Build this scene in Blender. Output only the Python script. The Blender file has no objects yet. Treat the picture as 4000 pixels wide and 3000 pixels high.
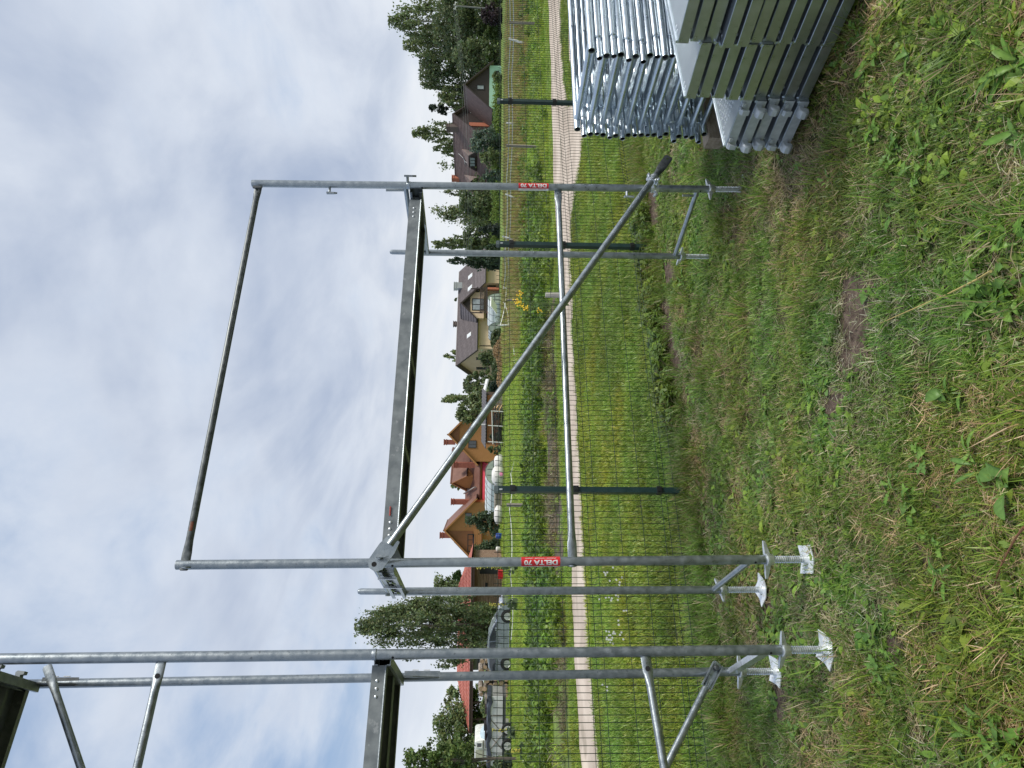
import bpy, math, random
import numpy as np
from mathutils import Vector, Matrix

random.seed(11)
rng = np.random.default_rng(11)
scene = bpy.context.scene
COL = scene.collection
PI = math.pi

# ------------------------------------------------------------------ camera
F, EYE = 2750.0, 1.66
PITCH, ROLL = math.radians(2.0), math.radians(0.8)
c_f = Vector((0, math.cos(PITCH), -math.sin(PITCH)))
_r0, _u0 = Vector((1, 0, 0)), Vector((0, math.sin(PITCH), math.cos(PITCH)))
c_r = _r0 * math.cos(ROLL) + _u0 * math.sin(ROLL)
c_u = _u0 * math.cos(ROLL) - _r0 * math.sin(ROLL)
cam_data = bpy.data.cameras.new("camera")
cam_data.sensor_width = 36.0
cam_data.lens = 36.0 * F / 4000.0
cam_data.clip_start, cam_data.clip_end = 0.05, 6000
cam = bpy.data.objects.new("camera", cam_data)
COL.objects.link(cam)
# the phone was held sideways: the picture's right is the world's down
cam.matrix_world = Matrix(((-c_u.x, c_r.x, -c_f.x, 0), (-c_u.y, c_r.y, -c_f.y, 0),
                           (-c_u.z, c_r.z, -c_f.z, EYE), (0, 0, 0, 1)))
scene.camera = cam

# ------------------------------------------------------------------ world, sun, exposure
SUN_EL, SUN_AZ = math.radians(50), math.radians(104)      # azimuth from +Y towards +X
world = bpy.data.worlds.new("World")
scene.world = world
world.use_nodes = True
wn, wl = world.node_tree.nodes, world.node_tree.links
wn.clear()
def wnode(t, **k):
    n = wn.new(t)
    for a, b in k.items():
        setattr(n, a, b)
    return n
def wmath(op, a, b=None, c=None, clamp=False):
    n = wnode('ShaderNodeMath', operation=op, use_clamp=clamp)
    for i, v in enumerate((a, b, c)):
        if v is None: continue
        if isinstance(v, (int, float)): n.inputs[i].default_value = v
        else: wl.new(v, n.inputs[i])
    return n.outputs[0]
def wmix(f, a, b):
    n = wnode('ShaderNodeMix', data_type='RGBA')
    for s, v in ((n.inputs[0], f), (n.inputs[6], a), (n.inputs[7], b)):
        if isinstance(v, (int, float)): s.default_value = v
        elif isinstance(v, tuple): s.default_value = (*v, 1)
        else: wl.new(v, s)
    return n.outputs[2]
def wramp(v, lo, hi):
    n = wnode('ShaderNodeMapRange', interpolation_type='SMOOTHSTEP')
    n.inputs[1].default_value, n.inputs[2].default_value = lo, hi
    wl.new(v, n.inputs[0])
    return n.outputs[0]
sky = wnode('ShaderNodeTexSky', sky_type='NISHITA', sun_disc=False)
sky.sun_elevation, sky.sun_rotation = SUN_EL, SUN_AZ
sky.air_density, sky.dust_density, sky.ozone_density = 1.0, 1.6, 1.0
wtc = wnode('ShaderNodeTexCoord')
sep = wnode('ShaderNodeSeparateXYZ')
wl.new(wtc.outputs['Generated'], sep.inputs[0])
dx, dy, dz = sep.outputs
zz = wmath('ADD', wmath('MAXIMUM', dz, 0.0), 0.16)
cx, cy = wmath('DIVIDE', dx, zz), wmath('DIVIDE', dy, zz)
def cloud_noise(sx, sy, rot, scale, detail, rough, dist, off):
    cmb = wnode('ShaderNodeCombineXYZ')
    ca, sa = math.cos(rot), math.sin(rot)
    a = wmath('ADD', wmath('MULTIPLY', cx, ca), wmath('MULTIPLY', cy, sa))
    b = wmath('SUBTRACT', wmath('MULTIPLY', cy, ca), wmath('MULTIPLY', cx, sa))
    wl.new(wmath('MULTIPLY', a, sx), cmb.inputs[0]); wl.new(wmath('MULTIPLY', b, sy), cmb.inputs[1])
    cmb.inputs[2].default_value = off
    n = wnode('ShaderNodeTexNoise')
    n.inputs['Scale'].default_value = scale; n.inputs['Detail'].default_value = detail
    n.inputs['Roughness'].default_value = rough; n.inputs['Distortion'].default_value = dist
    wl.new(cmb.outputs[0], n.inputs['Vector'])
    return n.outputs['Fac']
n_big = cloud_noise(1.0, 0.55, 0.5, 0.48, 5, 0.52, 0.5, 3.7)
n_mid = cloud_noise(1.0, 0.5, -0.35, 1.7, 7, 0.55, 0.35, 9.2)
n_fine = cloud_noise(1.0, 0.6, 0.2, 4.6, 8, 0.6, 0.3, 1.4)
body = wmath('ADD', wmath('MULTIPLY', n_big, 0.55), wmath('ADD', wmath('MULTIPLY', n_mid, 0.3), wmath('MULTIPLY', n_fine, 0.15)))
# the cloud sheet is thinner to the left of the view and thick to the right
lean = wmath('MULTIPLY', wmath('DIVIDE', dx, wmath('ADD', wmath('ABSOLUTE', dy), 0.4)), 0.055)
cover = wramp(wmath('ADD', body, lean), 0.34, 0.52)
thick = wramp(wmath('ADD', wmath('MULTIPLY', n_big, 0.62), wmath('MULTIPLY', n_mid, 0.38)), 0.42, 0.62)
c_cloud = wmix(thick, (7.1, 7.6, 8.4), (3.5, 4.25, 5.75))
blue = wmix(0.72, sky.outputs[0], (3.0, 4.4, 6.8))
c_sky = wmix(cover, blue, c_cloud)
low = wramp(dz, 0.21, 0.03)
c_low = wmix(wmath('MULTIPLY', wramp(n_mid, 0.40, 0.6), 0.35), (8.3, 8.5, 8.7), (6.4, 7.3, 8.6))
c_all = wmix(wmath('MULTIPLY', low, 0.85), c_sky, c_low)
bg = wnode('ShaderNodeBackground')
bg.inputs['Strength'].default_value = 0.084
wl.new(c_all, bg.inputs['Color'])
wout = wnode('ShaderNodeOutputWorld')
wl.new(bg.outputs[0], wout.inputs['Surface'])

sun_d = bpy.data.lights.new("sun", 'SUN')
sun_d.energy, sun_d.angle, sun_d.color = 2.7, math.radians(16), (1.0, 0.95, 0.86)
sun = bpy.data.objects.new("sun", sun_d)
COL.objects.link(sun)
sdir = Vector((math.sin(SUN_AZ) * math.cos(SUN_EL), math.cos(SUN_AZ) * math.cos(SUN_EL), math.sin(SUN_EL)))
sun.rotation_euler = sdir.to_track_quat('Z', 'Y').to_euler()
sun.location = sdir * 60

vs = scene.view_settings
vs.view_transform, vs.look, vs.gamma, vs.use_curve_mapping = 'Standard', 'None', 1.0, False
vs.exposure = 0.38
scene.render.engine = 'CYCLES'
scene.cycles.max_bounces = 6
scene.cycles.use_denoising = True

# ------------------------------------------------------------------ helpers
def P(x, y, Y):
    """The point at world depth Y seen at photo pixel (x, y)."""
    d = c_f + c_r * ((1500 - y) / F) - c_u * ((x - 2000) / F)
    return Vector((0, 0, EYE)) + d * (Y / d.y)
def G(x, y, z=0.0):
    """The point of the level z seen at photo pixel (x, y)."""
    d = c_f + c_r * ((1500 - y) / F) - c_u * ((x - 2000) / F)
    return Vector((0, 0, EYE)) + d * ((z - EYE) / d.z)
V = Vector
BASE = {}

def tag(o, label=None, cat=None, group=None, kind=None):
    if label: o['label'] = label
    if cat: o['category'] = cat
    if group: o['group'] = group
    if kind: o['kind'] = kind
    return o
def thing(name, loc, label, cat, group=None):
    o = bpy.data.objects.new(name, None)
    o.empty_display_size = 0.1
    COL.objects.link(o)
    o.location = loc
    BASE[o.name] = V(loc)
    return tag(o, label, cat, group)
def relink(o, parent):
    COL.objects.link(o)
    if parent is not None:
        o.parent = parent
def dup(root, loc=None, rot=None, label=None, group=None):
    r = root.copy(); COL.objects.link(r)
    if loc is not None: r.location = loc
    if rot is not None: r.rotation_euler = rot
    if label: r['label'] = label
    if group: r['group'] = group
    for ch in list(root.children):
        c = ch.copy(); relink(c, r)
        for g in list(ch.children):
            d = g.copy(); relink(d, c)
    return r

class MB:
    """Collects shapes and links them as one mesh object."""
    def __init__(s):
        s.v, s.f, s.marks = [], [], []
    def add(s, vs_, fs):
        b = len(s.v)
        s.marks.append((b, len(s.f)))
        s.v += [tuple(p) for p in vs_]
        s.f += [tuple(i + b for i in f) for f in fs]
        return s
    def hexa(s, p):
        return s.add(p, [(0, 3, 2, 1), (4, 5, 6, 7), (0, 1, 5, 4), (1, 2, 6, 5), (2, 3, 7, 6), (3, 0, 4, 7)])
    def box(s, c, d, ax=None):
        c = V(c); X, Y, Z = ax if ax else (V((1, 0, 0)), V((0, 1, 0)), V((0, 0, 1)))
        X, Y, Z = V(X) * d[0] / 2, V(Y) * d[1] / 2, V(Z) * d[2] / 2
        return s.hexa([c - X - Y - Z, c + X - Y - Z, c + X + Y - Z, c - X + Y - Z,
                       c - X - Y + Z, c + X - Y + Z, c + X + Y + Z, c - X + Y + Z])
    def prism(s, pts, ext):
        n = len(pts); e = V(ext)
        a = [V(p) for p in pts]
        return s.add(a + [p + e for p in a],
                     [tuple(range(n))[::-1], tuple(range(n, 2 * n))] + [(i, (i + 1) % n, n + (i + 1) % n, n + i) for i in range(n)])
    def rings(s, rings, cap=True):
        n = len(rings[0]); b = []
        for r in rings: b += list(r)
        fs = []
        for k in range(len(rings) - 1):
            for i in range(n):
                j = (i + 1) % n
                fs.append((k * n + i, k * n + j, (k + 1) * n + j, (k + 1) * n + i))
        if cap:
            fs.append(tuple(range(n))[::-1]); m = (len(rings) - 1) * n
            fs.append(tuple(range(m, m + n)))
        return s.add(b, fs)
    def tube(s, p0, p1, r0, r1=None, n=14, cap=True):
        p0, p1 = V(p0), V(p1); r1 = r0 if r1 is None else r1
        d = (p1 - p0).normalized(); a = d.orthogonal().normalized(); b = d.cross(a)
        R = lambda p, r: [p + (a * math.cos(2 * PI * i / n) + b * math.sin(2 * PI * i / n)) * r for i in range(n)]
        return s.rings([R(p0, r0), R(p1, r1)], cap)
    def pipe(s, p0, p1, r, wall=0.0035, n=16):
        """an open tube: outer skin, inner skin, end rims"""
        p0, p1 = V(p0), V(p1)
        d = (p1 - p0).normalized(); a = d.orthogonal().normalized(); b = d.cross(a)
        R = lambda p, q: [p + (a * math.cos(2 * PI * i / n) + b * math.sin(2 * PI * i / n)) * q for i in range(n)]
        q = r - wall; e = min(0.12, (p1 - p0).length * .45)
        rs = [R(p0 + d * e, q * .98), R(p0, q), R(p0, r), R(p1, r), R(p1, q), R(p1 - d * e, q * .98)]
        return s.rings(rs, cap=True)
    def poly(s, pts, r, n=6):
        pts = [V(p) for p in pts]; rs = []
        a = None
        for i, p in enumerate(pts):
            d = (pts[min(i + 1, len(pts) - 1)] - pts[max(i - 1, 0)]).normalized()
            a = (d.orthogonal() if a is None else (a - d * a.dot(d))).normalized()
            b = d.cross(a); rr = r[i] if isinstance(r, (list, tuple)) else r
            rs.append([p + (a * math.cos(2 * PI * k / n) + b * math.sin(2 * PI * k / n)) * rr for k in range(n)])
        return s.rings(rs)
    def lathe(s, c, prof, n=16, axis=None):
        c = V(c); d = V(axis).normalized() if axis else V((0, 0, 1))
        a = d.orthogonal().normalized(); b = d.cross(a)
        return s.rings([[c + d * z + (a * math.cos(2 * PI * i / n) + b * math.sin(2 * PI * i / n)) * r for i in range(n)] for r, z in prof])
    def split(s, name, mat, parent=None, smooth=False, per=1):
        """links every piece (per consecutive shapes) as an object of its own"""
        st = s.marks + [(len(s.v), len(s.f))]; out = []
        for k in range(0, len(s.marks), per):
            (v0, f0), (v1, f1) = st[k], st[min(k + per, len(s.marks))]
            q = MB(); q.v = s.v[v0:v1]; q.f = [tuple(i - v0 for i in f) for f in s.f[f0:f1]]
            out.append(q.build(name, mat, parent, smooth))
        return out
    def build(s, name, mat, parent=None, smooth=False, kind=None):
        off = V((0, 0, 0))
        if parent is not None:
            q = parent
            while q.parent is not None: q = q.parent
            off = BASE.get(q.name, V((0, 0, 0)))
        me = bpy.data.meshes.new(name)
        me.from_pydata([(p[0] - off.x, p[1] - off.y, p[2] - off.z) for p in s.v], [], s.f)
        if isinstance(mat, (list, tuple)):
            for m in mat: me.materials.append(m)
        elif mat: me.materials.append(mat)
        me.update()
        if smooth:
            me.shade_smooth()
            me.set_sharp_from_angle(angle=math.radians(38))
        o = bpy.data.objects.new(name, me)
        COL.objects.link(o)
        if parent is not None: o.parent = parent
        else: BASE[o.name] = V((0, 0, 0))
        if kind: o['kind'] = kind
        return o

def quads_mesh(name, verts, cols=None, mat=None, parent=None, nv=4, attr='tone'):
    """verts: (n, nv, 3) array of separate leaf faces; cols: (n, 3) colours per face."""
    off = V((0, 0, 0))
    if parent is not None:
        q = parent
        while q.parent is not None: q = q.parent
        off = BASE.get(q.name, V((0, 0, 0)))
    n = len(verts)
    me = bpy.data.meshes.new(name)
    me.vertices.add(n * nv); me.loops.add(n * nv); me.polygons.add(n)
    me.vertices.foreach_set('co', (verts.reshape(-1, 3) - np.array(off)).astype(np.float32).ravel())
    me.loops.foreach_set('vertex_index', np.arange(n * nv, dtype=np.int32))
    me.polygons.foreach_set('loop_start', np.arange(0, n * nv, nv, dtype=np.int32))
    if cols is not None:
        a = me.attributes.new(attr, 'FLOAT_COLOR', 'POINT')
        c4 = np.ones((n, nv, 4), np.float32); c4[:, :, :3] = cols[:, None, :]
        a.data.foreach_set('color', c4.ravel())
    if mat: me.materials.append(mat)
    me.update(calc_edges=True)
    o = bpy.data.objects.new(name, me)
    COL.objects.link(o)
    if parent is not None: o.parent = parent
    return o

# ------------------------------------------------------------------ materials
MATS = {}
def mk(name, col, rough=0.6, metal=0.0, col2=None, var=0.12, scale=6.0, stretch=(1, 1, 1), bump=0.0, bscale=60.0,
       spec=0.5, rvar=0.0, detail=5, spots=None, lo=0.35, hi=0.65):
    m = bpy.data.materials.new(name); m.use_nodes = True
    N, L = m.node_tree.nodes, m.node_tree.links
    b = N['Principled BSDF']
    tc = N.new('ShaderNodeTexCoord'); mp = N.new('ShaderNodeMapping')
    mp.inputs['Scale'].default_value = stretch
    L.new(tc.outputs['Object'], mp.inputs[0])
    nz = N.new('ShaderNodeTexNoise'); nz.inputs['Scale'].default_value = scale; nz.inputs['Detail'].default_value = detail
    L.new(mp.outputs[0], nz.inputs['Vector'])
    rp = N.new('ShaderNodeMapRange'); rp.inputs[1].default_value, rp.inputs[2].default_value = lo, hi
    L.new(nz.outputs['Fac'], rp.inputs[0])
    mx = N.new('ShaderNodeMix'); mx.data_type = 'RGBA'
    c2 = col2 if col2 else tuple(min(1, c * (1 + var)) for c in col)
    c1 = col if col2 else tuple(c * (1 - var) for c in col)
    mx.inputs[6].default_value, mx.inputs[7].default_value = (*c1, 1), (*c2, 1)
    L.new(rp.outputs[0], mx.inputs[0])
    out = mx.outputs[2]
    if spots:
        sc, colr, thr = spots
        n2 = N.new('ShaderNodeTexNoise'); n2.inputs['Scale'].default_value = sc; n2.inputs['Detail'].default_value = 4
        L.new(tc.outputs['Object'], n2.inputs['Vector'])
        r2 = N.new('ShaderNodeMapRange'); r2.inputs[1].default_value, r2.inputs[2].default_value = thr, thr + .06
        L.new(n2.outputs['Fac'], r2.inputs[0])
        m2 = N.new('ShaderNodeMix'); m2.data_type = 'RGBA'
        m2.inputs[7].default_value = (*colr, 1)
        L.new(r2.outputs[0], m2.inputs[0]); L.new(out, m2.inputs[6]); out = m2.outputs[2]
    L.new(out, b.inputs['Base Color'])
    b.inputs['Metallic'].default_value = metal
    b.inputs['Roughness'].default_value = rough
    b.inputs['Specular IOR Level'].default_value = spec
    if rvar:
        rr = N.new('ShaderNodeMapRange')
        rr.inputs[1].default_value, rr.inputs[2].default_value = 0.3, 0.7
        rr.inputs[3].default_value, rr.inputs[4].default_value = rough - rvar, rough + rvar
        L.new(nz.outputs['Fac'], rr.inputs[0]); L.new(rr.outputs[0], b.inputs['Roughness'])
    if bump:
        n3 = N.new('ShaderNodeTexNoise'); n3.inputs['Scale'].default_value = bscale; n3.inputs['Detail'].default_value = 6
        L.new(mp.outputs[0], n3.inputs['Vector'])
        bp = N.new('ShaderNodeBump'); bp.inputs['Strength'].default_value = bump; bp.inputs['Distance'].default_value = 0.02
        L.new(n3.outputs['Fac'], bp.inputs['Height']); L.new(bp.outputs[0], b.inputs['Normal'])
    MATS[name] = m
    return m
def glass(name, col, rough=0.06):
    m = mk(name, col, rough, 0.0, var=0.2, scale=1.5, spec=0.9)
    return m
def leafmat(name, transl=0.3, gain=1.0, inst=False, rough=0.5):
    """leaf material: colour per face from the mesh, optional tint per scattered piece"""
    m = bpy.data.materials.new(name); m.use_nodes = True
    N, L = m.node_tree.nodes, m.node_tree.links
    N.clear()
    at = N.new('ShaderNodeAttribute'); at.attribute_name = 'tone'
    c = at.outputs['Color']
    if inst:
        ai = N.new('ShaderNodeAttribute'); ai.attribute_type = 'INSTANCER'; ai.attribute_name = 'tint'
        mu = N.new('ShaderNodeVectorMath'); mu.operation = 'MULTIPLY'
        L.new(at.outputs['Color'], mu.inputs[0]); L.new(ai.outputs['Vector'], mu.inputs[1])
        c = mu.outputs[0]
    pr = N.new('ShaderNodeBsdfPrincipled'); pr.inputs['Roughness'].default_value = rough
    pr.inputs['Specular IOR Level'].default_value = 0.3
    tr = N.new('ShaderNodeBsdfTranslucent')
    mi = N.new('ShaderNodeMixShader'); mi.inputs[0].default_value = transl
    L.new(c, pr.inputs['Base Color']); L.new(c, tr.inputs['Color'])
    L.new(pr.outputs[0], mi.inputs[1]); L.new(tr.outputs[0], mi.inputs[2])
    o = N.new('ShaderNodeOutputMaterial'); L.new(mi.outputs[0], o.inputs['Surface'])
    MATS[name] = m
    return m

steel = mk('galvanised_steel', (0.28, 0.315, 0.335), 0.34, 0.88, col2=(0.40, 0.44, 0.46), scale=26, rvar=0.08, bump=0.05, bscale=140,
           spots=(60, (0.27, 0.30, 0.33), 0.66))
steel_old = mk('weathered_steel', (0.24, 0.275, 0.30), 0.42, 0.85, col2=(0.35, 0.385, 0.41), scale=30, rvar=0.1, bump=0.06, bscale=120,
               spots=(48, (0.20, 0.22, 0.24), 0.64))
steel_new = mk('bright_steel', (0.56, 0.63, 0.69), 0.30, 0.95, col2=(0.66, 0.73, 0.78), scale=10, rvar=0.05)
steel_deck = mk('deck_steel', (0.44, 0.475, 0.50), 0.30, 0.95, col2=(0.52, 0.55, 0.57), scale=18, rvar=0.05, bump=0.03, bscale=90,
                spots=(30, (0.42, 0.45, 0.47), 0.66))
zinc = mk('bright_zinc', (0.62, 0.66, 0.69), 0.34, 0.85, col2=(0.76, 0.79, 0.81), scale=40, rvar=0.08)
rail_steel = mk('dark_rail_steel', (0.075, 0.085, 0.088), 0.45, 0.6, col2=(0.16, 0.175, 0.18), scale=30, rvar=0.1, stretch=(1, 1, 1))  # guard rail steel, base colour darker than the other scaffold tubes
plate_zinc = mk('plate_zinc', (.80, .84, .88), .36, .55, col2=(.88, .91, .94), scale=40, rvar=.08)
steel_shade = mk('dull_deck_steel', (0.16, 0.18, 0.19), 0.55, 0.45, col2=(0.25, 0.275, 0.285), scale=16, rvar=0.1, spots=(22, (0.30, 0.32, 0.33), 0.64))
steel_sheet = mk('sheet_steel', (0.30, 0.345, 0.37), 0.42, 0.75, col2=(0.38, 0.425, 0.45), scale=8, rvar=0.06)
steel_cast = mk('cast_zinc', (0.42, 0.46, 0.48), 0.5, 0.5, col2=(0.52, 0.56, 0.58), scale=30)
steel_dark = mk('dark_steel', (0.10, 0.11, 0.115), 0.45, 0.5, var=0.3, scale=40)
hole = mk('hole_dark', (0.012, 0.012, 0.013), 0.9)
green_paint = mk('dark_green_paint', (0.010, 0.030, 0.030), 0.38, 0.0, col2=(0.014, 0.040, 0.038), scale=9, rvar=0.08)
wire_paint = mk('green_wire_paint', (0.007, 0.022, 0.014), 0.5, 0.0, var=0.2)
black_plastic = mk('black_plastic', (0.012, 0.014, 0.015), 0.4)
grey_cap = mk('cap_plastic', (0.10, 0.13, 0.135), 0.35)
red_label = mk('red_label', (0.62, 0.022, 0.028), 0.4, var=0.06)
white_label = mk('white_label', (0.80, 0.80, 0.79), 0.45, var=0.05)
timber = mk('grey_timber', (0.27, 0.21, 0.15), 0.85, col2=(0.42, 0.34, 0.26), scale=5, stretch=(1, 9, 9), bump=0.4, bscale=20)
# ------------------------------------------------------------------ ground, road, soil
_ng = [np.random.default_rng(s).random((64, 64)) for s in range(8)]
def vnoise(x, y, sc, k=0):
    x, y = np.asarray(x) * sc + 17.3, np.asarray(y) * sc + 5.1
    i, j = np.floor(x).astype(int), np.floor(y).astype(int); u, v = x - i, y - j
    u, v = u * u * (3 - 2 * u), v * v * (3 - 2 * v); g = _ng[k]
    a, b, c, d = g[i % 64, j % 64], g[(i + 1) % 64, j % 64], g[i % 64, (j + 1) % 64], g[(i + 1) % 64, (j + 1) % 64]
    return (a * (1 - u) + b * u) * (1 - v) + (c * (1 - u) + d * u) * v
def gz(x, y):
    x, y = np.asarray(x, float), np.asarray(y, float)
    t = np.clip((y - 5.0) / 1.4, 0, 1); t = t * t * (3 - 2 * t)
    near = np.clip((40 - y) / 25, 0, 1)
    return -.035 * (1 - t) + ((vnoise(x, y, 1.1) - .5) * .035 + (vnoise(x, y, .35, 1) - .5) * .05) * near - .012
R_R, R_L = G(2143, 0), G(2272, 3000)
rdir = (R_R - R_L); rdir.z = 0; rdir.normalize(); rnor = V((-rdir.y, rdir.x, 0))
def road_s(x, y): return (np.asarray(x) - R_L.x) * rnor.x + (np.asarray(y) - R_L.y) * rnor.y

def ground_mat(name):
    m = bpy.data.materials.new(name); m.use_nodes = True
    N, L = m.node_tree.nodes, m.node_tree.links; b = N['Principled BSDF']
    geo = N.new('ShaderNodeNewGeometry')
    def noise(sc, det=6, off=0):
        mp = N.new('ShaderNodeMapping'); mp.inputs['Location'].default_value = (off, off * 1.7, 0)
        L.new(geo.outputs['Position'], mp.inputs[0])
        n = N.new('ShaderNodeTexNoise'); n.inputs['Scale'].default_value = sc; n.inputs['Detail'].default_value = det; n.inputs['Roughness'].default_value = .65
        L.new(mp.outputs[0], n.inputs['Vector']); return n.outputs['Fac']
    def ramp(v, a, c):
        r = N.new('ShaderNodeMapRange'); r.inputs[1].default_value, r.inputs[2].default_value = a, c; L.new(v, r.inputs[0]); return r.outputs[0]
    def mix(f, a, c):
        x = N.new('ShaderNodeMix'); x.data_type = 'RGBA'
        for s, v in ((x.inputs[0], f), (x.inputs[6], a), (x.inputs[7], c)):
            if isinstance(v, tuple): s.default_value = (*v, 1)
            elif isinstance(v, float): s.default_value = v
            else: L.new(v, s)
        return x.outputs[2]
    soil = mix(ramp(noise(35), .35, .65), (.055, .041, .03), (.125, .095, .066))
    moss = mix(ramp(noise(16, 8, 3), .4, .62), soil, (.06, .085, .025))
    green = mix(ramp(noise(2.2, 9, 7), .35, .7), (.13, .20, .045), (.21, .28, .075))
    # beyond the road the sheet stands for turf too far off to see blade by blade
    sp = N.new('ShaderNodeSeparateXYZ'); L.new(geo.outputs['Position'], sp.inputs[0])
    far = ramp(sp.outputs[1], 9.0, 16.0)
    L.new(mix(far, moss, green), b.inputs['Base Color'])
    b.inputs['Roughness'].default_value = .95; b.inputs['Specular IOR Level'].default_value = .15
    bp = N.new('ShaderNodeBump'); bp.inputs['Strength'].default_value = .7; bp.inputs['Distance'].default_value = .03
    L.new(noise(22, 8, 1), bp.inputs['Height']); L.new(bp.outputs[0], b.inputs['Normal'])
    return m
def axis_vals(d0, d1, n0, n1):
    a = np.arange(0, d0, n0); g = np.geomspace(d0, d1, n1)
    return np.concatenate([a, g])
xs = axis_vals(14, 2500, .28, 40); xs = np.concatenate([-xs[::-1][:-1], xs])
ys = np.concatenate([-np.geomspace(400, 3, 18), np.arange(-2.5, 24, .28), np.geomspace(24, 2800, 50)])
gx, gy = np.meshgrid(xs, ys)
gzv = gz(gx, gy)
nx, ny = len(xs), len(ys)
me = bpy.data.meshes.new('ground')
idx = np.arange(nx * ny).reshape(ny, nx)
fc = np.stack([idx[:-1, :-1], idx[:-1, 1:], idx[1:, 1:], idx[1:, :-1]], -1).reshape(-1, 4)
me.from_pydata(np.stack([gx, gy, gzv], -1).reshape(-1, 3).tolist(), [], fc.tolist())
me.materials.append(ground_mat('meadow_soil')); me.shade_smooth(); me.update()
ground = bpy.data.objects.new('ground', me); COL.objects.link(ground); tag(ground, 'grassy ground running from the lawn out to the houses', kind='structure')

# gravel road along the fence, forking towards the right
sand = mk('pale_gravel', (.40, .335, .275), .95, col2=(.58, .50, .42), scale=2.2, stretch=(.5, .5, 1), bump=.5, bscale=30, spec=.1, spots=(.9, (.36, .31, .25), .60), detail=9)
def sheet(name, outline, mat, z=.012, sub=1):
    """a thin sheet draped over the ground, its sides 4 cm deep"""
    import bmesh
    bm = bmesh.new()
    f = bm.faces.new([bm.verts.new((p[0], p[1], 0)) for p in outline])
    bmesh.ops.triangulate(bm, faces=[f])
    for _ in range(sub): bmesh.ops.subdivide_edges(bm, edges=bm.edges[:], cuts=1, use_grid_fill=True)
    bmesh.ops.recalc_face_normals(bm, faces=bm.faces[:])
    for v in bm.verts: v.co.z = float(gz(v.co.x, v.co.y)) + z
    if sum(f.normal.z for f in bm.faces) < 0: bmesh.ops.reverse_faces(bm, faces=bm.faces[:])
    me = bpy.data.meshes.new(name); bm.to_mesh(me); bm.free()
    me.materials.append(mat); me.shade_smooth()
    o = bpy.data.objects.new(name, me); COL.objects.link(o)
    return o
far_px = [(2143, 0), (2155, 300), (2163, 600), (2180, 1000), (2205, 1340), (2228, 1990), (2238, 2400), (2262, 2900), (2272, 3000)]
near_px = [(2338, 3000), (2330, 2890), (2305, 2530), (2288, 2260), (2276, 1990), (2248, 1340), (2238, 1000), (2243, 850), (2262, 700), (2278, 560), (2298, 400), (2330, 200), (2375, 0)]
def wig(p, q, k=6, a=.10):
    out = []
    for i in range(k):
        t = i / k; w = p.lerp(q, t); w = w + V((random.uniform(-a, a), random.uniform(-a, a), 0)) * (0 if i == 0 else 1); out.append(w)
    return out
fw, nw = [G(*p) for p in far_px], [G(*p) for p in near_px]
fw = [fw[0] + rdir * 60] + fw + [fw[-1] - rdir * 40]
nw = [nw[0] - rdir * 40] + nw + [nw[-1] + V((.985, -.17, 0)) * 14]
out = []
for a, b in zip(fw[:-1], fw[1:]): out += wig(a, b)
out.append(fw[-1])
for a, b in zip(nw[:-1], nw[1:]): out += wig(a, b)
out.append(nw[-1]); 
fork = [G(2222, 0) + V((12, -1.5, 0)), G(2222, 0), G(2226, 200), G(2236, 330), G(2240, 400), G(2222, 400), G(2206, 300), G(2198, 200), G(2192, 0), G(2192, 0) + rdir * 55]
for a, b in zip(fork[:-1], fork[1:]): out += wig(a, b, 4, .07)
out.append(fork[-1])
ROAD = np.array([(p.x, p.y) for p in out])
road = sheet('road', out, sand, .022, 1); tag(road, 'pale gravel track beyond the wire fence, forking at its right end', kind='structure')
def inside(poly, x, y):
    x, y = np.asarray(x), np.asarray(y); c = np.zeros(x.shape, bool); n = len(poly)
    for i in range(n):
        (x0, y0), (x1, y1) = poly[i], poly[(i + 1) % n]
        if y0 == y1: continue
        c ^= ((y0 > y) != (y1 > y)) & (x < (x1 - x0) * (y - y0) / (y1 - y0) + x0)
    return c
# bare soil in the lawn and under the fence
soilm = mk('bare_soil', (.060, .044, .035), .95, col2=(.15, .115, .092), scale=22, bump=.8, bscale=70, spec=.1, detail=9)
patches = [[(3285, 1080), (3330, 1065), (3400, 1095), (3418, 1200), (3425, 1270), (3372, 1300), (3388, 1390), (3352, 1450), (3300, 1480), (3262, 1390), (3288, 1290), (3290, 1180)],
           [(3238, 1505), (3310, 1515), (3322, 1575), (3290, 1655), (3236, 1665), (3222, 1590)],
           [(2590, 1190), (2618, 1150), (2640, 1250), (2665, 1400), (2650, 1520), (2615, 1480), (2600, 1330)],
           [(2600, 1010), (2640, 1000), (2650, 1090), (2615, 1120)],
           [(2545, 690), (2575, 690), (2580, 880), (2550, 900)],
           [(2955, 2300), (3010, 2320), (3020, 2390), (2960, 2400)], [(3010, 2650), (3060, 2640), (3090, 2780), (3040, 2850)],
           [(3480, 2480), (3540, 2500), (3530, 2600), (3470, 2580)]]
SOIL = []
for k, pt in enumerate(patches):
    w = [G(*p, -.03) for p in pt]; o = []
    for a, b in zip(w, w[1:] + w[:1]): o += wig(a, b, 4, .025)
    SOIL.append(np.array([(p.x, p.y) for p in o]))
    s = sheet('soil_patch', o, soilm, .006, 1); tag(s, 'bare brown soil worn through the lawn', kind='structure')
def in_soil(x, y):
    c = np.zeros(np.shape(x), bool)
    for p in SOIL: c |= inside(p, x, y)
    return c
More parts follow.
